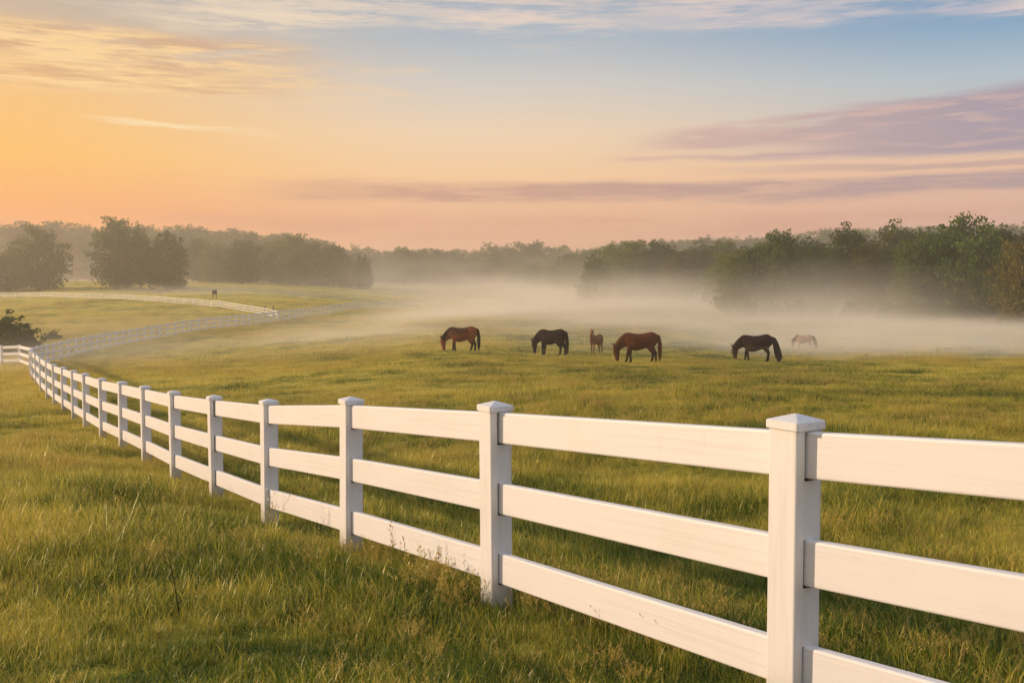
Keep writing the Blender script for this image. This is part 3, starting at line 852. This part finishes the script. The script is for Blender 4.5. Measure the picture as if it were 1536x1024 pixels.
for a in [
    ('a', 362, 300, 360, 'hazy broad tree standing forward in the far left meadow, right of the dark group', 1.2),
    ('b', 322, 320, 363, 'hazy tree between the round-crowned dark tree and the forward meadow tree', 1.25),
    ('c', 410, 330, 363, 'hazy wide tree right of the forward meadow tree', 1.25),
    ('a', 445, 318, 352, 'hazy domed tree standing tallest between the dark group and the small upright tree', 1.1),
    ('e', 470, 325, 365, 'hazy dark tree right of the domed hazy tree', 1.1),
    ('d', 500, 318, 366, 'hazy tree with a knobbly top at the right end of the hazy row', 1.1),
    ('c', 385, 335, 366, 'hazy low tree filling the row behind the forward meadow tree', 1.3),
    ('a', 300, 330, 358, 'hazy tree rising just right of the round-crowned dark tree', 1.1),
    ('e', 428, 322, 362, 'hazy dark tree left of the domed hazy tree', 1.1),
    ('c', 486, 330, 372, 'hazy low tree in the middle of the right half of the hazy row', 1.2),
    ('b', 340, 335, 368, 'hazy low tree just left of the forward meadow tree', 1.2),
    ('b', 545, 314, 382, 'small upright tree standing alone in the haze past the hazy row', .95),
    ('b', 524, 330, 384, 'small pale tree beside the small upright tree', 1.1),
]:
    tree(a[0], a[1], a[2], a[3], a[4], G4, wide=a[5])
G5 = 'very faint trees in the deepest mist at the middle'
for i, (px, d, yt, k) in enumerate([(588, 400, 385, 'k'), (606, 390, 371, 'a'), (630, 395, 375, 'c'), (655, 390, 384, 'b'), (685, 385, 386, 'e'), (715, 390, 385, 'a'), (742, 385, 384, 'd'), (770, 375, 391, 'c'), (800, 360, 392, 'b'), (830, 350, 388, 'a'), (858, 330, 380, 'e'), (880, 320, 376, 'c')]):
    tree(k, px, d, yt, 'very faint tree in the deepest mist at the middle of the valley', G5, wide=1.25)
G6 = 'trees of the far ridge wood'
rr = random.Random(3)
def ridge_top(px):
    xs = [-120, 0, 40, 90, 120, 180, 240, 330, 400, 450, 500, 560, 620, 700, 770, 800, 870, 940, 1000, 1100, 1200, 1300, 1400, 1536, 1700]
    ys = [338, 338, 340, 336, 340, 345, 341, 349, 352, 358, 370, 376, 376, 374, 368, 367, 376, 366, 364, 358, 352, 346, 342, 338, 338]
    return float(np.interp(px, xs, ys))
px = -120
while px < 1690:
    d = 440 + rr.uniform(-15, 25)
    tree(rr.choice('abcdeac'), px, d, ridge_top(px) + rr.uniform(-5, 2), 'hazy tree in the continuous wood along the far ridge', G6, wide=rr.uniform(1.1, 1.4))
    px += rr.uniform(15, 24)
px = -100
while px < 1650:
    d = 405 + rr.uniform(-12, 12)
    tree(rr.choice('abcdez'), px, d, ridge_top(px) + rr.uniform(12, 24), 'hazy lower tree in front of the wood along the far ridge', 'lower trees along the far ridge', wide=rr.uniform(1.0, 1.25))
    px += rr.uniform(26, 40)
# bushes
GB = 'bushes behind the short side fence'
tree('s', 5, 80, 474, 'large dark bush at the left edge behind the short white side fence', GB, 'bush', 'bush', 1.25)
tree('u', 36, 82, 489, 'smaller pointed bush right of the large bush behind the side fence', GB, 'bush', 'bush', .9)
tree('u', 80, 92, 494, 'low bush behind the fence curve, right of the other two bushes', GB, 'bush', 'bush', 1.15)
GU = 'low shrubs along the foot of the right-hand wood'
for i, (px, d, h) in enumerate([(1120, 121, 2.2), (1160, 122, 2.0), (1195, 121, 2.4), (1235, 120, 1.9), (1280, 118, 2.3), (1330, 113, 2.2), (1362, 111, 2.6), (1395, 111, 2.0), (884, 188, 4.0), (905, 190, 3.2), (940, 190, 3.0)]):
    tree('su'[i % 2], px, d, 0, 'low leafy shrub at the misty foot of the wood', GU, 'shrub', 'shrub', 1.0, h=h)

# ------------------------------------------------------------------ horses
def hair_material(name, a, b):
    m, t = material(name)
    tc = t.node('ShaderNodeTexCoord').outputs['Object']
    n = t.noise(t.vmul(tc, (30, 30, 4)), 1, 4, .7)
    t.l.new(principled(t, t.mix(t.smooth(n, .3, .7), a, b), .7, .08, n, .02), t.out.inputs[0])
    return m
def coat_material(name):
    m, t = material(name)
    c = t.node('ShaderNodeAttribute', attribute_name='coat').outputs['Color']
    tc = t.node('ShaderNodeTexCoord').outputs['Object']
    n = t.noise(tc, 5, 4, .6)
    c = t.mix(t.math('MULTIPLY', t.smooth(n, .35, .7), .30), c, t.mix(1, c, (.55, .5, .5), 'MULTIPLY'))
    t.l.new(principled(t, c, .75, .04, t.noise(tc, 60, 2, .5), .004), t.out.inputs[0])
    return m
COAT = coat_material('horse coat')

def loft(V, Q, secs, sides=14):
    """secs: (centre, forward dir, half-height, half-width)"""
    b = len(V)
    for c, d, hh, hw in secs:
        c = Vector(c); d = Vector(d).normalized()
        y = Vector((0, 1, 0)); y = (y - d * y.dot(d)).normalized(); z = d.cross(y)
        if abs(d.z) > .995 and False: z = Vector((1, 0, 0))
        for k in range(sides):
            a = 2 * math.pi * k / sides
            V.append(c + y * (math.cos(a) * hw) + z * (math.sin(a) * hh))
    n = len(secs)
    for i in range(n - 1):
        for k in range(sides):
            Q.append((b + i * sides + k, b + i * sides + (k + 1) % sides, b + (i + 1) * sides + (k + 1) % sides, b + (i + 1) * sides + k))
    Q.append(tuple(b + k for k in range(sides))[::-1]); Q.append(tuple(b + (n - 1) * sides + k for k in range(sides)))

def path_loft(V, Q, pts, rad, sides=12):
    P = [Vector(p) for p in pts]; n = len(P)
    secs = [(P[i], P[min(i + 1, n - 1)] - P[max(i - 1, 0)], r[0], r[1]) for i, r in enumerate(rad)]
    loft(V, Q, secs, sides)

def horse_meshes(head='graze', legs=(0, 0, 0, 0), fat=1.0, leg_k=1.0, neck_turn=0.0, coat=None, mane=None, tail_style='long', head_k=1.0):
    """local frame: +X forward, +Y left, Z up, feet at z = 0, withers about 1.5 m"""
    V = []; Q = []
    T = [(-.90, 1.20, .06, .05), (-.86, 1.20, .19, .14), (-.74, 1.20, .30, .25), (-.55, 1.20, .365, .31), (-.35, 1.155, .365, .31), (-.12, 1.095, .375, .325),
         (.10, 1.055, .40, .34), (.30, 1.06, .405, .325), (.46, 1.105, .40, .275), (.60, 1.15, .35, .23), (.74, 1.16, .27, .18), (.84, 1.16, .16, .11), (.87, 1.16, .05, .04)]
    fat *= 1.06
    loft(V, Q, [((x, 0, z - (hh * fat - hh) * .9), (1, 0, 0), hh * (1 + (fat - 1) * .9), hw * fat) for x, z, hh, hw in T], 18)
    ct, st = math.cos(neck_turn), math.sin(neck_turn)
    def turn(p, f):
        # bend the neck sideways about the shoulder
        a = neck_turn * f; x = p[0] - .6
        return (.6 + x * math.cos(a), p[1] + x * math.sin(a), p[2])
    if head == 'graze':
        neck = [((.46, 0, 1.20), .34, .20), ((.68, 0, 1.13), .31, .175), ((.87, 0, 1.01), .255, .145), ((1.03, 0, .87), .205, .12), ((1.15, 0, .75), .17, .105)]
        hd = [((1.13, 0, .80), .14, .095), ((1.17, 0, .68), .18, .115), ((1.17, 0, .55), .18, .115), ((1.16, 0, .42), .14, .095), ((1.145, 0, .28), .11, .08), ((1.13, 0, .17), .098, .076), ((1.12, 0, .10), .07, .06)]
        ear0 = (1.24, .80)
        ear_d = Vector((.45, 0, .9))
    else:
        neck = [((.46, 0, 1.26), .30, .19), ((.64, 0, 1.36), .25, .15), ((.80, 0, 1.52), .19, .115), ((.92, 0, 1.68), .155, .095), ((.99, 0, 1.80), .135, .09)]
        hd = [((.96, 0, 1.82), .12, .085), ((1.06, 0, 1.77), .155, .105), ((1.15, 0, 1.69), .15, .10), ((1.25, 0, 1.58), .115, .08), ((1.34, 0, 1.47), .09, .07), ((1.40, 0, 1.40), .075, .062), ((1.43, 0, 1.36), .05, .05)]
        ear0 = (.98, 1.90)
        ear_d = Vector((.05, 0, 1))
    nf = [0, .25, .55, .85, 1]
    path_loft(V, Q, [turn(p, f) for (p, a, b), f in zip(neck, nf)], [(a, b) for p, a, b in neck], 14)
    hc = Vector(turn(hd[0][0], 1))
    extra = neck_turn * .6
    def hturn(p):
        p = Vector(turn(p, 1)) - hc
        p = Vector((p.x * math.cos(extra) - p.y * math.sin(extra), p.x * math.sin(extra) + p.y * math.cos(extra), p.z)) * head_k
        return hc + p
    path_loft(V, Q, [hturn(p) for p, a, b in hd], [(a * head_k, b * head_k) for p, a, b in hd], 12)
    for s in (1, -1):                                           # ears
        e0 = Vector((ear0[0], s * .06, ear0[1] - .06)); e1 = e0 + ear_d * .15 + Vector((0, s * .03, 0)); e2 = e0 + ear_d * .30 + Vector((0, s * .035, 0))
        path_loft(V, Q, [hturn(e0), hturn(e1), hturn(e2)], [(.055, .05), (.052, .045), (.014, .012)], 8)
    # legs: swing in metres at the hoof
    for i, s in enumerate((1, -1)):
        sw = legs[i]; y = s * .145 * fat
        pts = [(.52, y * .8, 1.12), (.50, y, .90), (.50 + .25 * sw, y, .68), (.52 + .5 * sw, y, .48), (.51 + .78 * sw, y, .28), (.50 + .95 * sw, y, .13), (.53 + 1.0 * sw, y, .06), (.545 + sw, y, -.0)]
        rd = [(.22, .13), (.16, .11), (.105, .085), (.080, .07), (.058, .054), (.064, .058), (.066, .06), (.08, .072)]
        path_loft(V, Q, pts, rd, 10)
        sw = legs[2 + i]; y = s * .165 * fat
        pts = [(-.56, y * .7, 1.18), (-.52, y, .98), (-.50 + .2 * sw, y, .80), (-.60 + .35 * sw, y, .64), (-.70 + .5 * sw, y, .51), (-.69 + .7 * sw, y, .32), (-.67 + .92 * sw, y, .14), (-.63 + 1.0 * sw, y, .06), (-.615 + sw, y, -.0)]
        rd = [(.32, .16), (.28, .16), (.20, .135), (.125, .092), (.09, .07), (.062, .057), (.066, .06), (.066, .06), (.082, .074)]
        path_loft(V, Q, pts, rd, 10)
    if leg_k != 1:
        for v in V:
            v.z = v.z * leg_k if v.z < .75 else v.z + .75 * (leg_k - 1)
    tmp = new_mesh('tmp', V, Q)
    to = bpy.data.objects.new('tmp', tmp); COL.objects.link(to)
    bm = bmesh.new(); bm.from_mesh(tmp); bmesh.ops.recalc_face_normals(bm, faces=bm.faces); bm.to_mesh(tmp); bm.free()
    rm = to.modifiers.new('r', 'REMESH'); rm.mode = 'VOXEL'; rm.voxel_size = .022
    sm = to.modifiers.new('s', 'SMOOTH'); sm.iterations = 5; sm.factor = .5
    dg = bpy.context.evaluated_depsgraph_get(); dg.update()
    body = bpy.data.meshes.new_from_object(to.evaluated_get(dg)); body.name = 'body'
    bpy.data.objects.remove(to); bpy.data.meshes.remove(tmp)
    body.polygons.foreach_set('use_smooth', [True] * len(body.polygons))
    n = len(body.vertices); X = np.empty(n * 3); body.vertices.foreach_get('co', X); X = X.reshape(-1, 3)
    C = coat(X[:, 0], X[:, 1], X[:, 2])
    at = body.attributes.new('coat', 'FLOAT_COLOR', 'POINT')
    at.data.foreach_set('color', np.concatenate([C, np.ones((n, 1))], 1).astype(np.float32).ravel())
    body.materials.clear(); body.materials.append(COAT)
    lift = .75 * (leg_k - 1)
    # mane: a hanging sheet of locks with thickness along the crest
    V = []; Q = []; rng = random.Random(5)
    crest = [Vector(turn(p, f)) for (p, a, b), f in zip(neck, nf)]
    dirs = [crest[min(i + 1, 4)] - crest[max(i - 1, 0)] for i in range(5)]
    ups = []
    for i in range(5):
        d = dirs[i].normalized(); y = Vector((0, 1, 0)); y = (y - d * y.dot(d)).normalized(); ups.append((d.cross(y), y))
    for k in range(34):
        f = k / 33 * 3.6 + .4; i = min(3, int(f)); g = f - i
        c = crest[i].lerp(crest[i + 1], g); u = ups[i][0].lerp(ups[i + 1][0], g); y = ups[i][1]
        hh = neck[i][1] * (1 - g) + neck[i + 1][1] * g
        s = 1 if rng.random() < .75 else -1
        a = c + u * (hh - .02); L = rng.uniform(.12, .22)
        p = [a - u * .03, a + u * .028 + y * s * .02, a + u * .0 + y * s * (.075) , a - u * L * .6 + y * s * .125 + Vector((0, 0, -.02)), a - u * L + y * s * .13 + Vector((0, 0, -.06))]
        path_loft(V, Q, p, [(.022, .03), (.028, .038), (.026, .036), (.02, .03), (.006, .01)], 6)
    for v in V: v.z += lift
    mane_me = new_mesh('mane', V, Q, mane, True)
    V = []; Q = []
    styles = {
        'long': [(-.84, 1.42), (-.91, 1.36), (-.95, 1.20), (-.97, .95), (-.98, .65), (-.98, .35), (-.97, .14)],
        'bushy': [(-.80, 1.38), (-.92, 1.30), (-1.02, 1.10), (-1.10, .82), (-1.18, .54), (-1.24, .28), (-1.25, .05)],
        'foal': [(-.86, 1.40), (-.94, 1.34), (-.98, 1.18), (-.98, 1.0), (-.97, .82), (-.96, .68), (-.96, .60)],
    }[tail_style]
    wr = {'long': [.05, .07, .09, .11, .12, .10, .04], 'bushy': [.11, .16, .18, .20, .22, .22, .12], 'foal': [.04, .05, .06, .065, .06, .045, .02]}[tail_style]
    for k in range(16):
        a = rng.uniform(0, 6.28); q = rng.uniform(.2, .75)
        pts = []; rd = []
        for i, ((x, z), w) in enumerate(zip(styles, wr)):
            j = i / 6
            pts.append((x + math.cos(a) * w * q * .8 + rng.uniform(-1, 1) * .008, math.sin(a) * w * q, z + lift + rng.uniform(-.04, .02) * (i == 6)))
            rd.append((w * .42 * (1 - .5 * (i == 6)), w * .42 * (1 - .5 * (i == 6))))
        path_loft(V, Q, pts, rd, 6)
    tail_me = new_mesh('tail', V, Q, mane, True)
    return body, mane_me, tail_me

def sstep(v, a, b):
    q = np.clip((v - a) / (b - a), 0, 1); return q * q * (3 - 2 * q)
def coat_fn(base, legs=None, leg_z=(.75, .45), head=None, belly=None, patch=None, sock=None):
    def f(x, y, z):
        C = np.tile(np.array(base, float), (len(x), 1))
        C *= (1 + .18 * fbm2(x * 3 + 7, z * 3, 3, 3))[:, None]
        def put(m, c): C[:] = C * (1 - m[:, None]) + np.array(c) * m[:, None]
        if belly is not None: put(sstep(z, .98, .80) * (np.abs(x + .05) < .62) * sstep(z, .60, .70), belly)
        if patch is not None: put(patch[0](x, y, z), patch[1])
        if legs is not None: put(sstep(z, leg_z[0], leg_z[1]) * (x < .95), legs)
        if head is not None: put(sstep(x, 1.0, 1.15), head)
        if sock is not None: put(sstep(z, .26, .2) * (x < -.2) * (y > 0), sock)
        return np.clip(C, 0, 1)
    return f

HG = 'horses grazing in the misty pasture'
H_BLACK = hair_material('black horse hair', (.010, .008, .007), (.028, .020, .015))
H_CHEST = hair_material('chestnut horse hair', (.10, .036, .014), (.19, .07, .028))
H_BROWN = hair_material('brown horse hair', (.02, .013, .010), (.06, .035, .022))
def horse(px, d, yaw, size, label, name='horse', cat='horse', **kw):
    """yaw: heading, degrees from +X (towards the right of the photo) counter-clockwise seen from above"""
    b, m, t_ = horse_meshes(**kw)
    p = gp(px, d)
    root = bpy.data.objects.new(name, None); COL.objects.link(root)
    root.location = p - Vector((0, 0, .02)); root.rotation_euler = (0, 0, R(yaw)); root.scale = (size,) * 3
    tag(root, label, cat, HG)
    obj('body', b, root); obj('mane', m, root); obj('tail', t_, root)
    return root
bay_patch = lambda x, y, z: sstep(z + .10 * fbm2(x * 4, z * 4, 8, 3) - .10 * np.abs(x - .2), .98, 1.22) * sstep(x + .12 * fbm2(z * 5, x * 5, 2, 2), -.46, -.22) * sstep(x, .85, .55) + sstep(x, .25, .5) * sstep(x, .95, .7) * sstep(z, .8, 1.1) * .5
horse(694, 59, 172, 1.0, 'bay horse with dark back and black tail, leftmost of the herd, grazing', legs=(-.10, .12, .16, -.06), mane=H_BLACK,
      coat=coat_fn((.23, .072, .025), legs=(.03, .018, .012), patch=(lambda x, y, z: np.clip(bay_patch(x, y, z), 0, .88), (.07, .035, .022)), leg_z=(.72, .5)))
horse(828, 58, 148, 1.02, 'nearly black horse turned partly away, grazing beside the standing foal', legs=(.02, .08, .06, -.10), mane=H_BLACK,
      coat=coat_fn((.022, .014, .011), legs=(.012, .009, .008)))
horse(894, 61, 231, .72, 'small chestnut foal standing with its head raised', name='foal', cat='foal', head='up', legs=(.04, -.08, .05, -.08), mane=H_CHEST, leg_k=1.22, neck_turn=R(32), tail_style='foal', head_k=.92, fat=.92,
      coat=coat_fn((.22, .105, .055), legs=(.14, .07, .042), leg_z=(.6, .3), belly=(.28, .15, .08)))
horse(960, 49.5, 176, 1.0, 'chestnut horse with long red tail, nearest of the herd, grazing', legs=(-.04, .16, .10, -.14), mane=H_CHEST,
      coat=coat_fn((.125, .042, .018), legs=(.045, .020, .013), head=(.12, .042, .02)))
horse(1134, 57, 174, 1.03, 'dark brown horse with pale belly and thick tail, grazing right of the chestnut', legs=(.12, -.12, .10, -.02), mane=H_BROWN, tail_style='bushy', fat=1.06,
      coat=coat_fn((.036, .020, .015), legs=(.018, .012, .010), belly=(.10, .07, .058), head=(.07, .04, .028)))
horse(1206, 73, 172, .70, 'pale chestnut pony fading into the mist, rightmost of the herd', name='pony', cat='pony', legs=(.06, -.05, .06, -.04), mane=H_CHEST, tail_style='bushy', leg_k=1.05,
      coat=coat_fn((.50, .32, .23), legs=(.4, .26, .18)))

# ------------------------------------------------------------------ small things
def weathered():
    m, t = material('weathered wood')
    tc = t.node('ShaderNodeTexCoord').outputs['Object']
    n = t.noise(t.vmul(tc, (14, 14, 2)), 1.5, 4, .7)
    t.l.new(principled(t, t.mix(n, (.03, .022, .016), (.11, .085, .06)), .9, .1, n, .01), t.out.inputs[0])
    return m
WOOD = weathered()
def box_bm(bm, sx, sy, sz, loc, bev=.01):
    r = bmesh.ops.create_cube(bm, size=1, matrix=Matrix.Translation(loc) @ Matrix.Diagonal((sx, sy, sz, 1)))
    ed = {e for v in r['verts'] for e in v.link_edges}
    bmesh.ops.bevel(bm, geom=list(ed), offset=bev, segments=2, affect='EDGES')
def bm_obj(name, bm, mat, parent=None):
    me = bpy.data.meshes.new(name); bm.to_mesh(me); bm.free(); me.materials.append(mat)
    return obj(name, me, parent)
def feeder():
    p = gp(322, 205)
    root = bpy.data.objects.new('wildlife_feeder', None); COL.objects.link(root); root.location = p; root.scale = (.85, .85, .85)
    tag(root, 'small dark wooden box on legs standing in the far left meadow before the hazy trees', 'feeder')
    bm = bmesh.new(); box_bm(bm, .95, .85, .95, (0, 0, 1.5), .03); bm_obj('box', bm, WOOD, root)
    bm = bmesh.new(); box_bm(bm, 1.1, 1.0, .07, (0, 0, 2.01), .02); bm_obj('roof', bm, WOOD, root)
    for x in (-.42, .42):
        for y in (-.32, .32):
            bm = bmesh.new(); box_bm(bm, .1, .1, 1.05, (x, y, .51), .01); bm_obj('leg', bm, WOOD, root)
feeder()
for px, d, h, tx in ((397, 165, .85, 'leaning left-hand'), (410, 168, .75, 'short right-hand')):
    p = gp(px, d); bm = bmesh.new()
    box_bm(bm, .17, .17, h + .2, (0, 0, h / 2 - .1), .03)
    box_bm(bm, .21, .21, .08, (0.02, 0, h * .8), .02)
    o = bm_obj('wooden_stake', bm, WOOD); o.location = p; o.rotation_euler = (.05, .12 if h > .8 else -.03, .4)
    tag(o, tx + ' dark stake of the pair behind where the two far fences meet', 'stake', 'dark stakes behind the far fence')
def stalk():
    p = gp(270, 6.15)
    V = []; Q = []
    pts = [p + Vector(v) for v in ((0, 0, -.03), (-.012, 0, .10), (-.03, .01, .2), (-.045, .01, .30), (-.068, .012, .40))]
    tube(V, Q, pts, [.0035, .0045, .003, .0035, .0015], 6)
    for k, (f, s) in enumerate(((1, 1), (2, -1), (2, 1), (3, 1), (3, -1))):
        a = pts[f].lerp(pts[f + 1], .3 * (k % 3)); tube(V, Q, [a, a + Vector((.022 * s, .0, .018)), a + Vector((.036 * s, 0, .05))], [.002, .0022, .0008], 5)
    m, t = material('dead stem')
    t.l.new(principled(t, (.028, .018, .012), .8, .1), t.out.inputs[0])
    o = obj('weed_stalk', new_mesh('weed_stalk', V, Q, m, True))
    tag(o, 'single dark dead weed stalk standing in the near grass left of the fence', 'weed stalk')
stalk()

# ------------------------------------------------------------------ haze and ground mist
def volume_material(name, color, density, g):
    m, t = material(name)
    v = t.node('ShaderNodeVolumePrincipled')
    v.inputs['Color'].default_value = (*color, 1); v.inputs['Density'].default_value = density; v.inputs['Anisotropy'].default_value = g
    t.l.new(v.outputs[0], t.out.inputs['Volume'])
    return m
def haze():
    bm = bmesh.new()
    zb, zt = -8.0, 27.0
    bmesh.ops.create_cube(bm, size=1, matrix=Matrix.Translation((0, 0, (zb + zt) / 2)) @ Matrix.Diagonal((1640, 1640, zt - zb, 1)))
    o = bm_obj('haze', bm, volume_material('haze air', (1.0, .90, .77), HAZE, .42))
    tag(o, 'thin warm morning haze filling the air over the whole pasture', 'haze', kind='stuff')
HAZE = .0010
haze()
def mist_material(cx, cy, rx, ry, h, dens, seed, fit):
    """mist that thins with height above the (locally fitted) ground, thins to its rim and drifts in wisps"""
    m, t = material('mist air')
    pos = t.node('ShaderNodeNewGeometry').outputs['Position']
    sp = t.node('ShaderNodeSeparateXYZ'); t.l.new(pos, sp.inputs[0]); x, y, z = sp.outputs
    u = t.math('MULTIPLY', t.math('SUBTRACT', x, cx), 1 / rx); v = t.math('MULTIPLY', t.math('SUBTRACT', y, cy), 1 / ry)
    uu, vv, uv = t.math('MULTIPLY', u, u), t.math('MULTIPLY', v, v), t.math('MULTIPLY', u, v)
    g = float(fit[0])
    for term, k in zip((u, v, uu, vv, uv), fit[1:]): g = t.math('ADD', t.math('MULTIPLY', term, float(k)), g)
    w = t.noise(t.vmul(pos, (1 / 26, 1 / 34, 1 / 6)), 1.0, 3, .55)
    w2 = t.math('ADD', .35, t.math('MULTIPLY', t.smooth(w, .30, .68), 1.3))
    hh = t.math('MULTIPLY', h, t.math('ADD', .55, t.math('MULTIPLY', w, .9)))
    f = t.math('EXPONENT', t.math('MULTIPLY', t.math('DIVIDE', t.math('MAXIMUM', t.math('SUBTRACT', z, g), 0), hh), -1))
    f = t.math('MAXIMUM', t.math('SUBTRACT', f, .024), 0)
    edge = t.smooth(t.math('ADD', uu, vv), 1.0, .15)
    d = t.math('MULTIPLY', t.math('MULTIPLY', f, w2), t.math('MULTIPLY', edge, dens))
    vol = t.node('ShaderNodeVolumePrincipled')
    vol.inputs['Color'].default_value = (1.0, .935, .82, 1); vol.inputs['Anisotropy'].default_value = .15
    t.put(vol.inputs['Density'], d)
    t.l.new(vol.outputs[0], t.out.inputs['Volume'])
    m.cycles.volume_step_rate = STEP
    return m
STEP = 1.0
def mist(cx, cy, rx, ry, h, dens, seed=0, label=''):
    nr, na = 14, 56
    rs = np.concatenate([np.linspace(.07, .97, nr), [1.0]])
    A, RS = np.meshgrid(np.linspace(0, 2 * math.pi, na, endpoint=False), rs)
    X = cx + RS * np.cos(A) * rx; Y = cy + RS * np.sin(A) * ry
    G = ground(X.ravel(), Y.ravel())
    U = RS * np.cos(A); Vv = RS * np.sin(A); U = U.ravel(); Vv = Vv.ravel()
    fit = np.linalg.lstsq(np.stack([np.ones_like(U), U, Vv, U * U, Vv * Vv, U * Vv], 1), G, rcond=None)[0]
    top = 6 * h * np.clip(1 - RS.ravel() ** 8, 0, 1)
    n = A.size
    co_ = np.vstack([np.stack([X.ravel(), Y.ravel(), G + top], 1), np.stack([X.ravel(), Y.ravel(), G - .4], 1), [[cx, cy, gz(cx, cy) + 6 * h]], [[cx, cy, gz(cx, cy) - .4]]])
    F_ = []
    for i in range(nr):
        for k in range(na):
            a, b = i * na + k, i * na + (k + 1) % na
            F_.append((a, b, b + na, a + na)); F_.append((n + a + na, n + b + na, n + b, n + a))
    for k in range(na):
        F_.append((k, 2 * n, (k + 1) % na)); F_.append((n + (k + 1) % na, 2 * n + 1, n + k))
        a, b = nr * na + k, nr * na + (k + 1) % na
        F_.append((a, b, n + b, n + a))
    me = new_mesh('mist', co_, F_, mist_material(cx, cy, rx, ry, h, dens, seed, fit))
    bm = bmesh.new(); bm.from_mesh(me); bmesh.ops.recalc_face_normals(bm, faces=bm.faces); bm.to_mesh(me); bm.free()
    tag(obj('mist', me), label, 'mist', 'low mist banks on the pasture', 'stuff')
MIST = [   # centre, half-widths, scale height, density at the ground
    (18, 146, 43, 86, 1.8, .062, 'broad pale mist filling the middle of the pasture behind the herd'),
    (50, 87, 78, 34, .50, .17, 'thin bright mist between the pale pony and the right-hand wood'),
    (20, 312, 110, 84, 3.5, .016, 'deep mist in front of the faint trees at the valley middle'),
    (-60, 236, 50, 26, .8, .026, 'mist over the far left meadow below the hazy trees'),
    (-6, 73, 56, 24, .5, .016, 'faint wisp of mist on the grass behind the herd'),
    (-24, 100, 42, 48, .9, .010, 'veil of thin mist drifting over the grass inside the fence curve'),
    (36, 186, 44, 30, 4.0, .016, 'mist rising through the foot of the faded middle trees'),
    (0, 350, 340, 85, 6.5, .0042, 'tall thin mist in front of the far ridge wood'),
]
for k_, (cx, cy_, rx, ry, h, dn, label) in enumerate(MIST):
    mist(cx, cy_, rx, ry, h, dn, k_, label)
print('objects', len(bpy.data.objects))
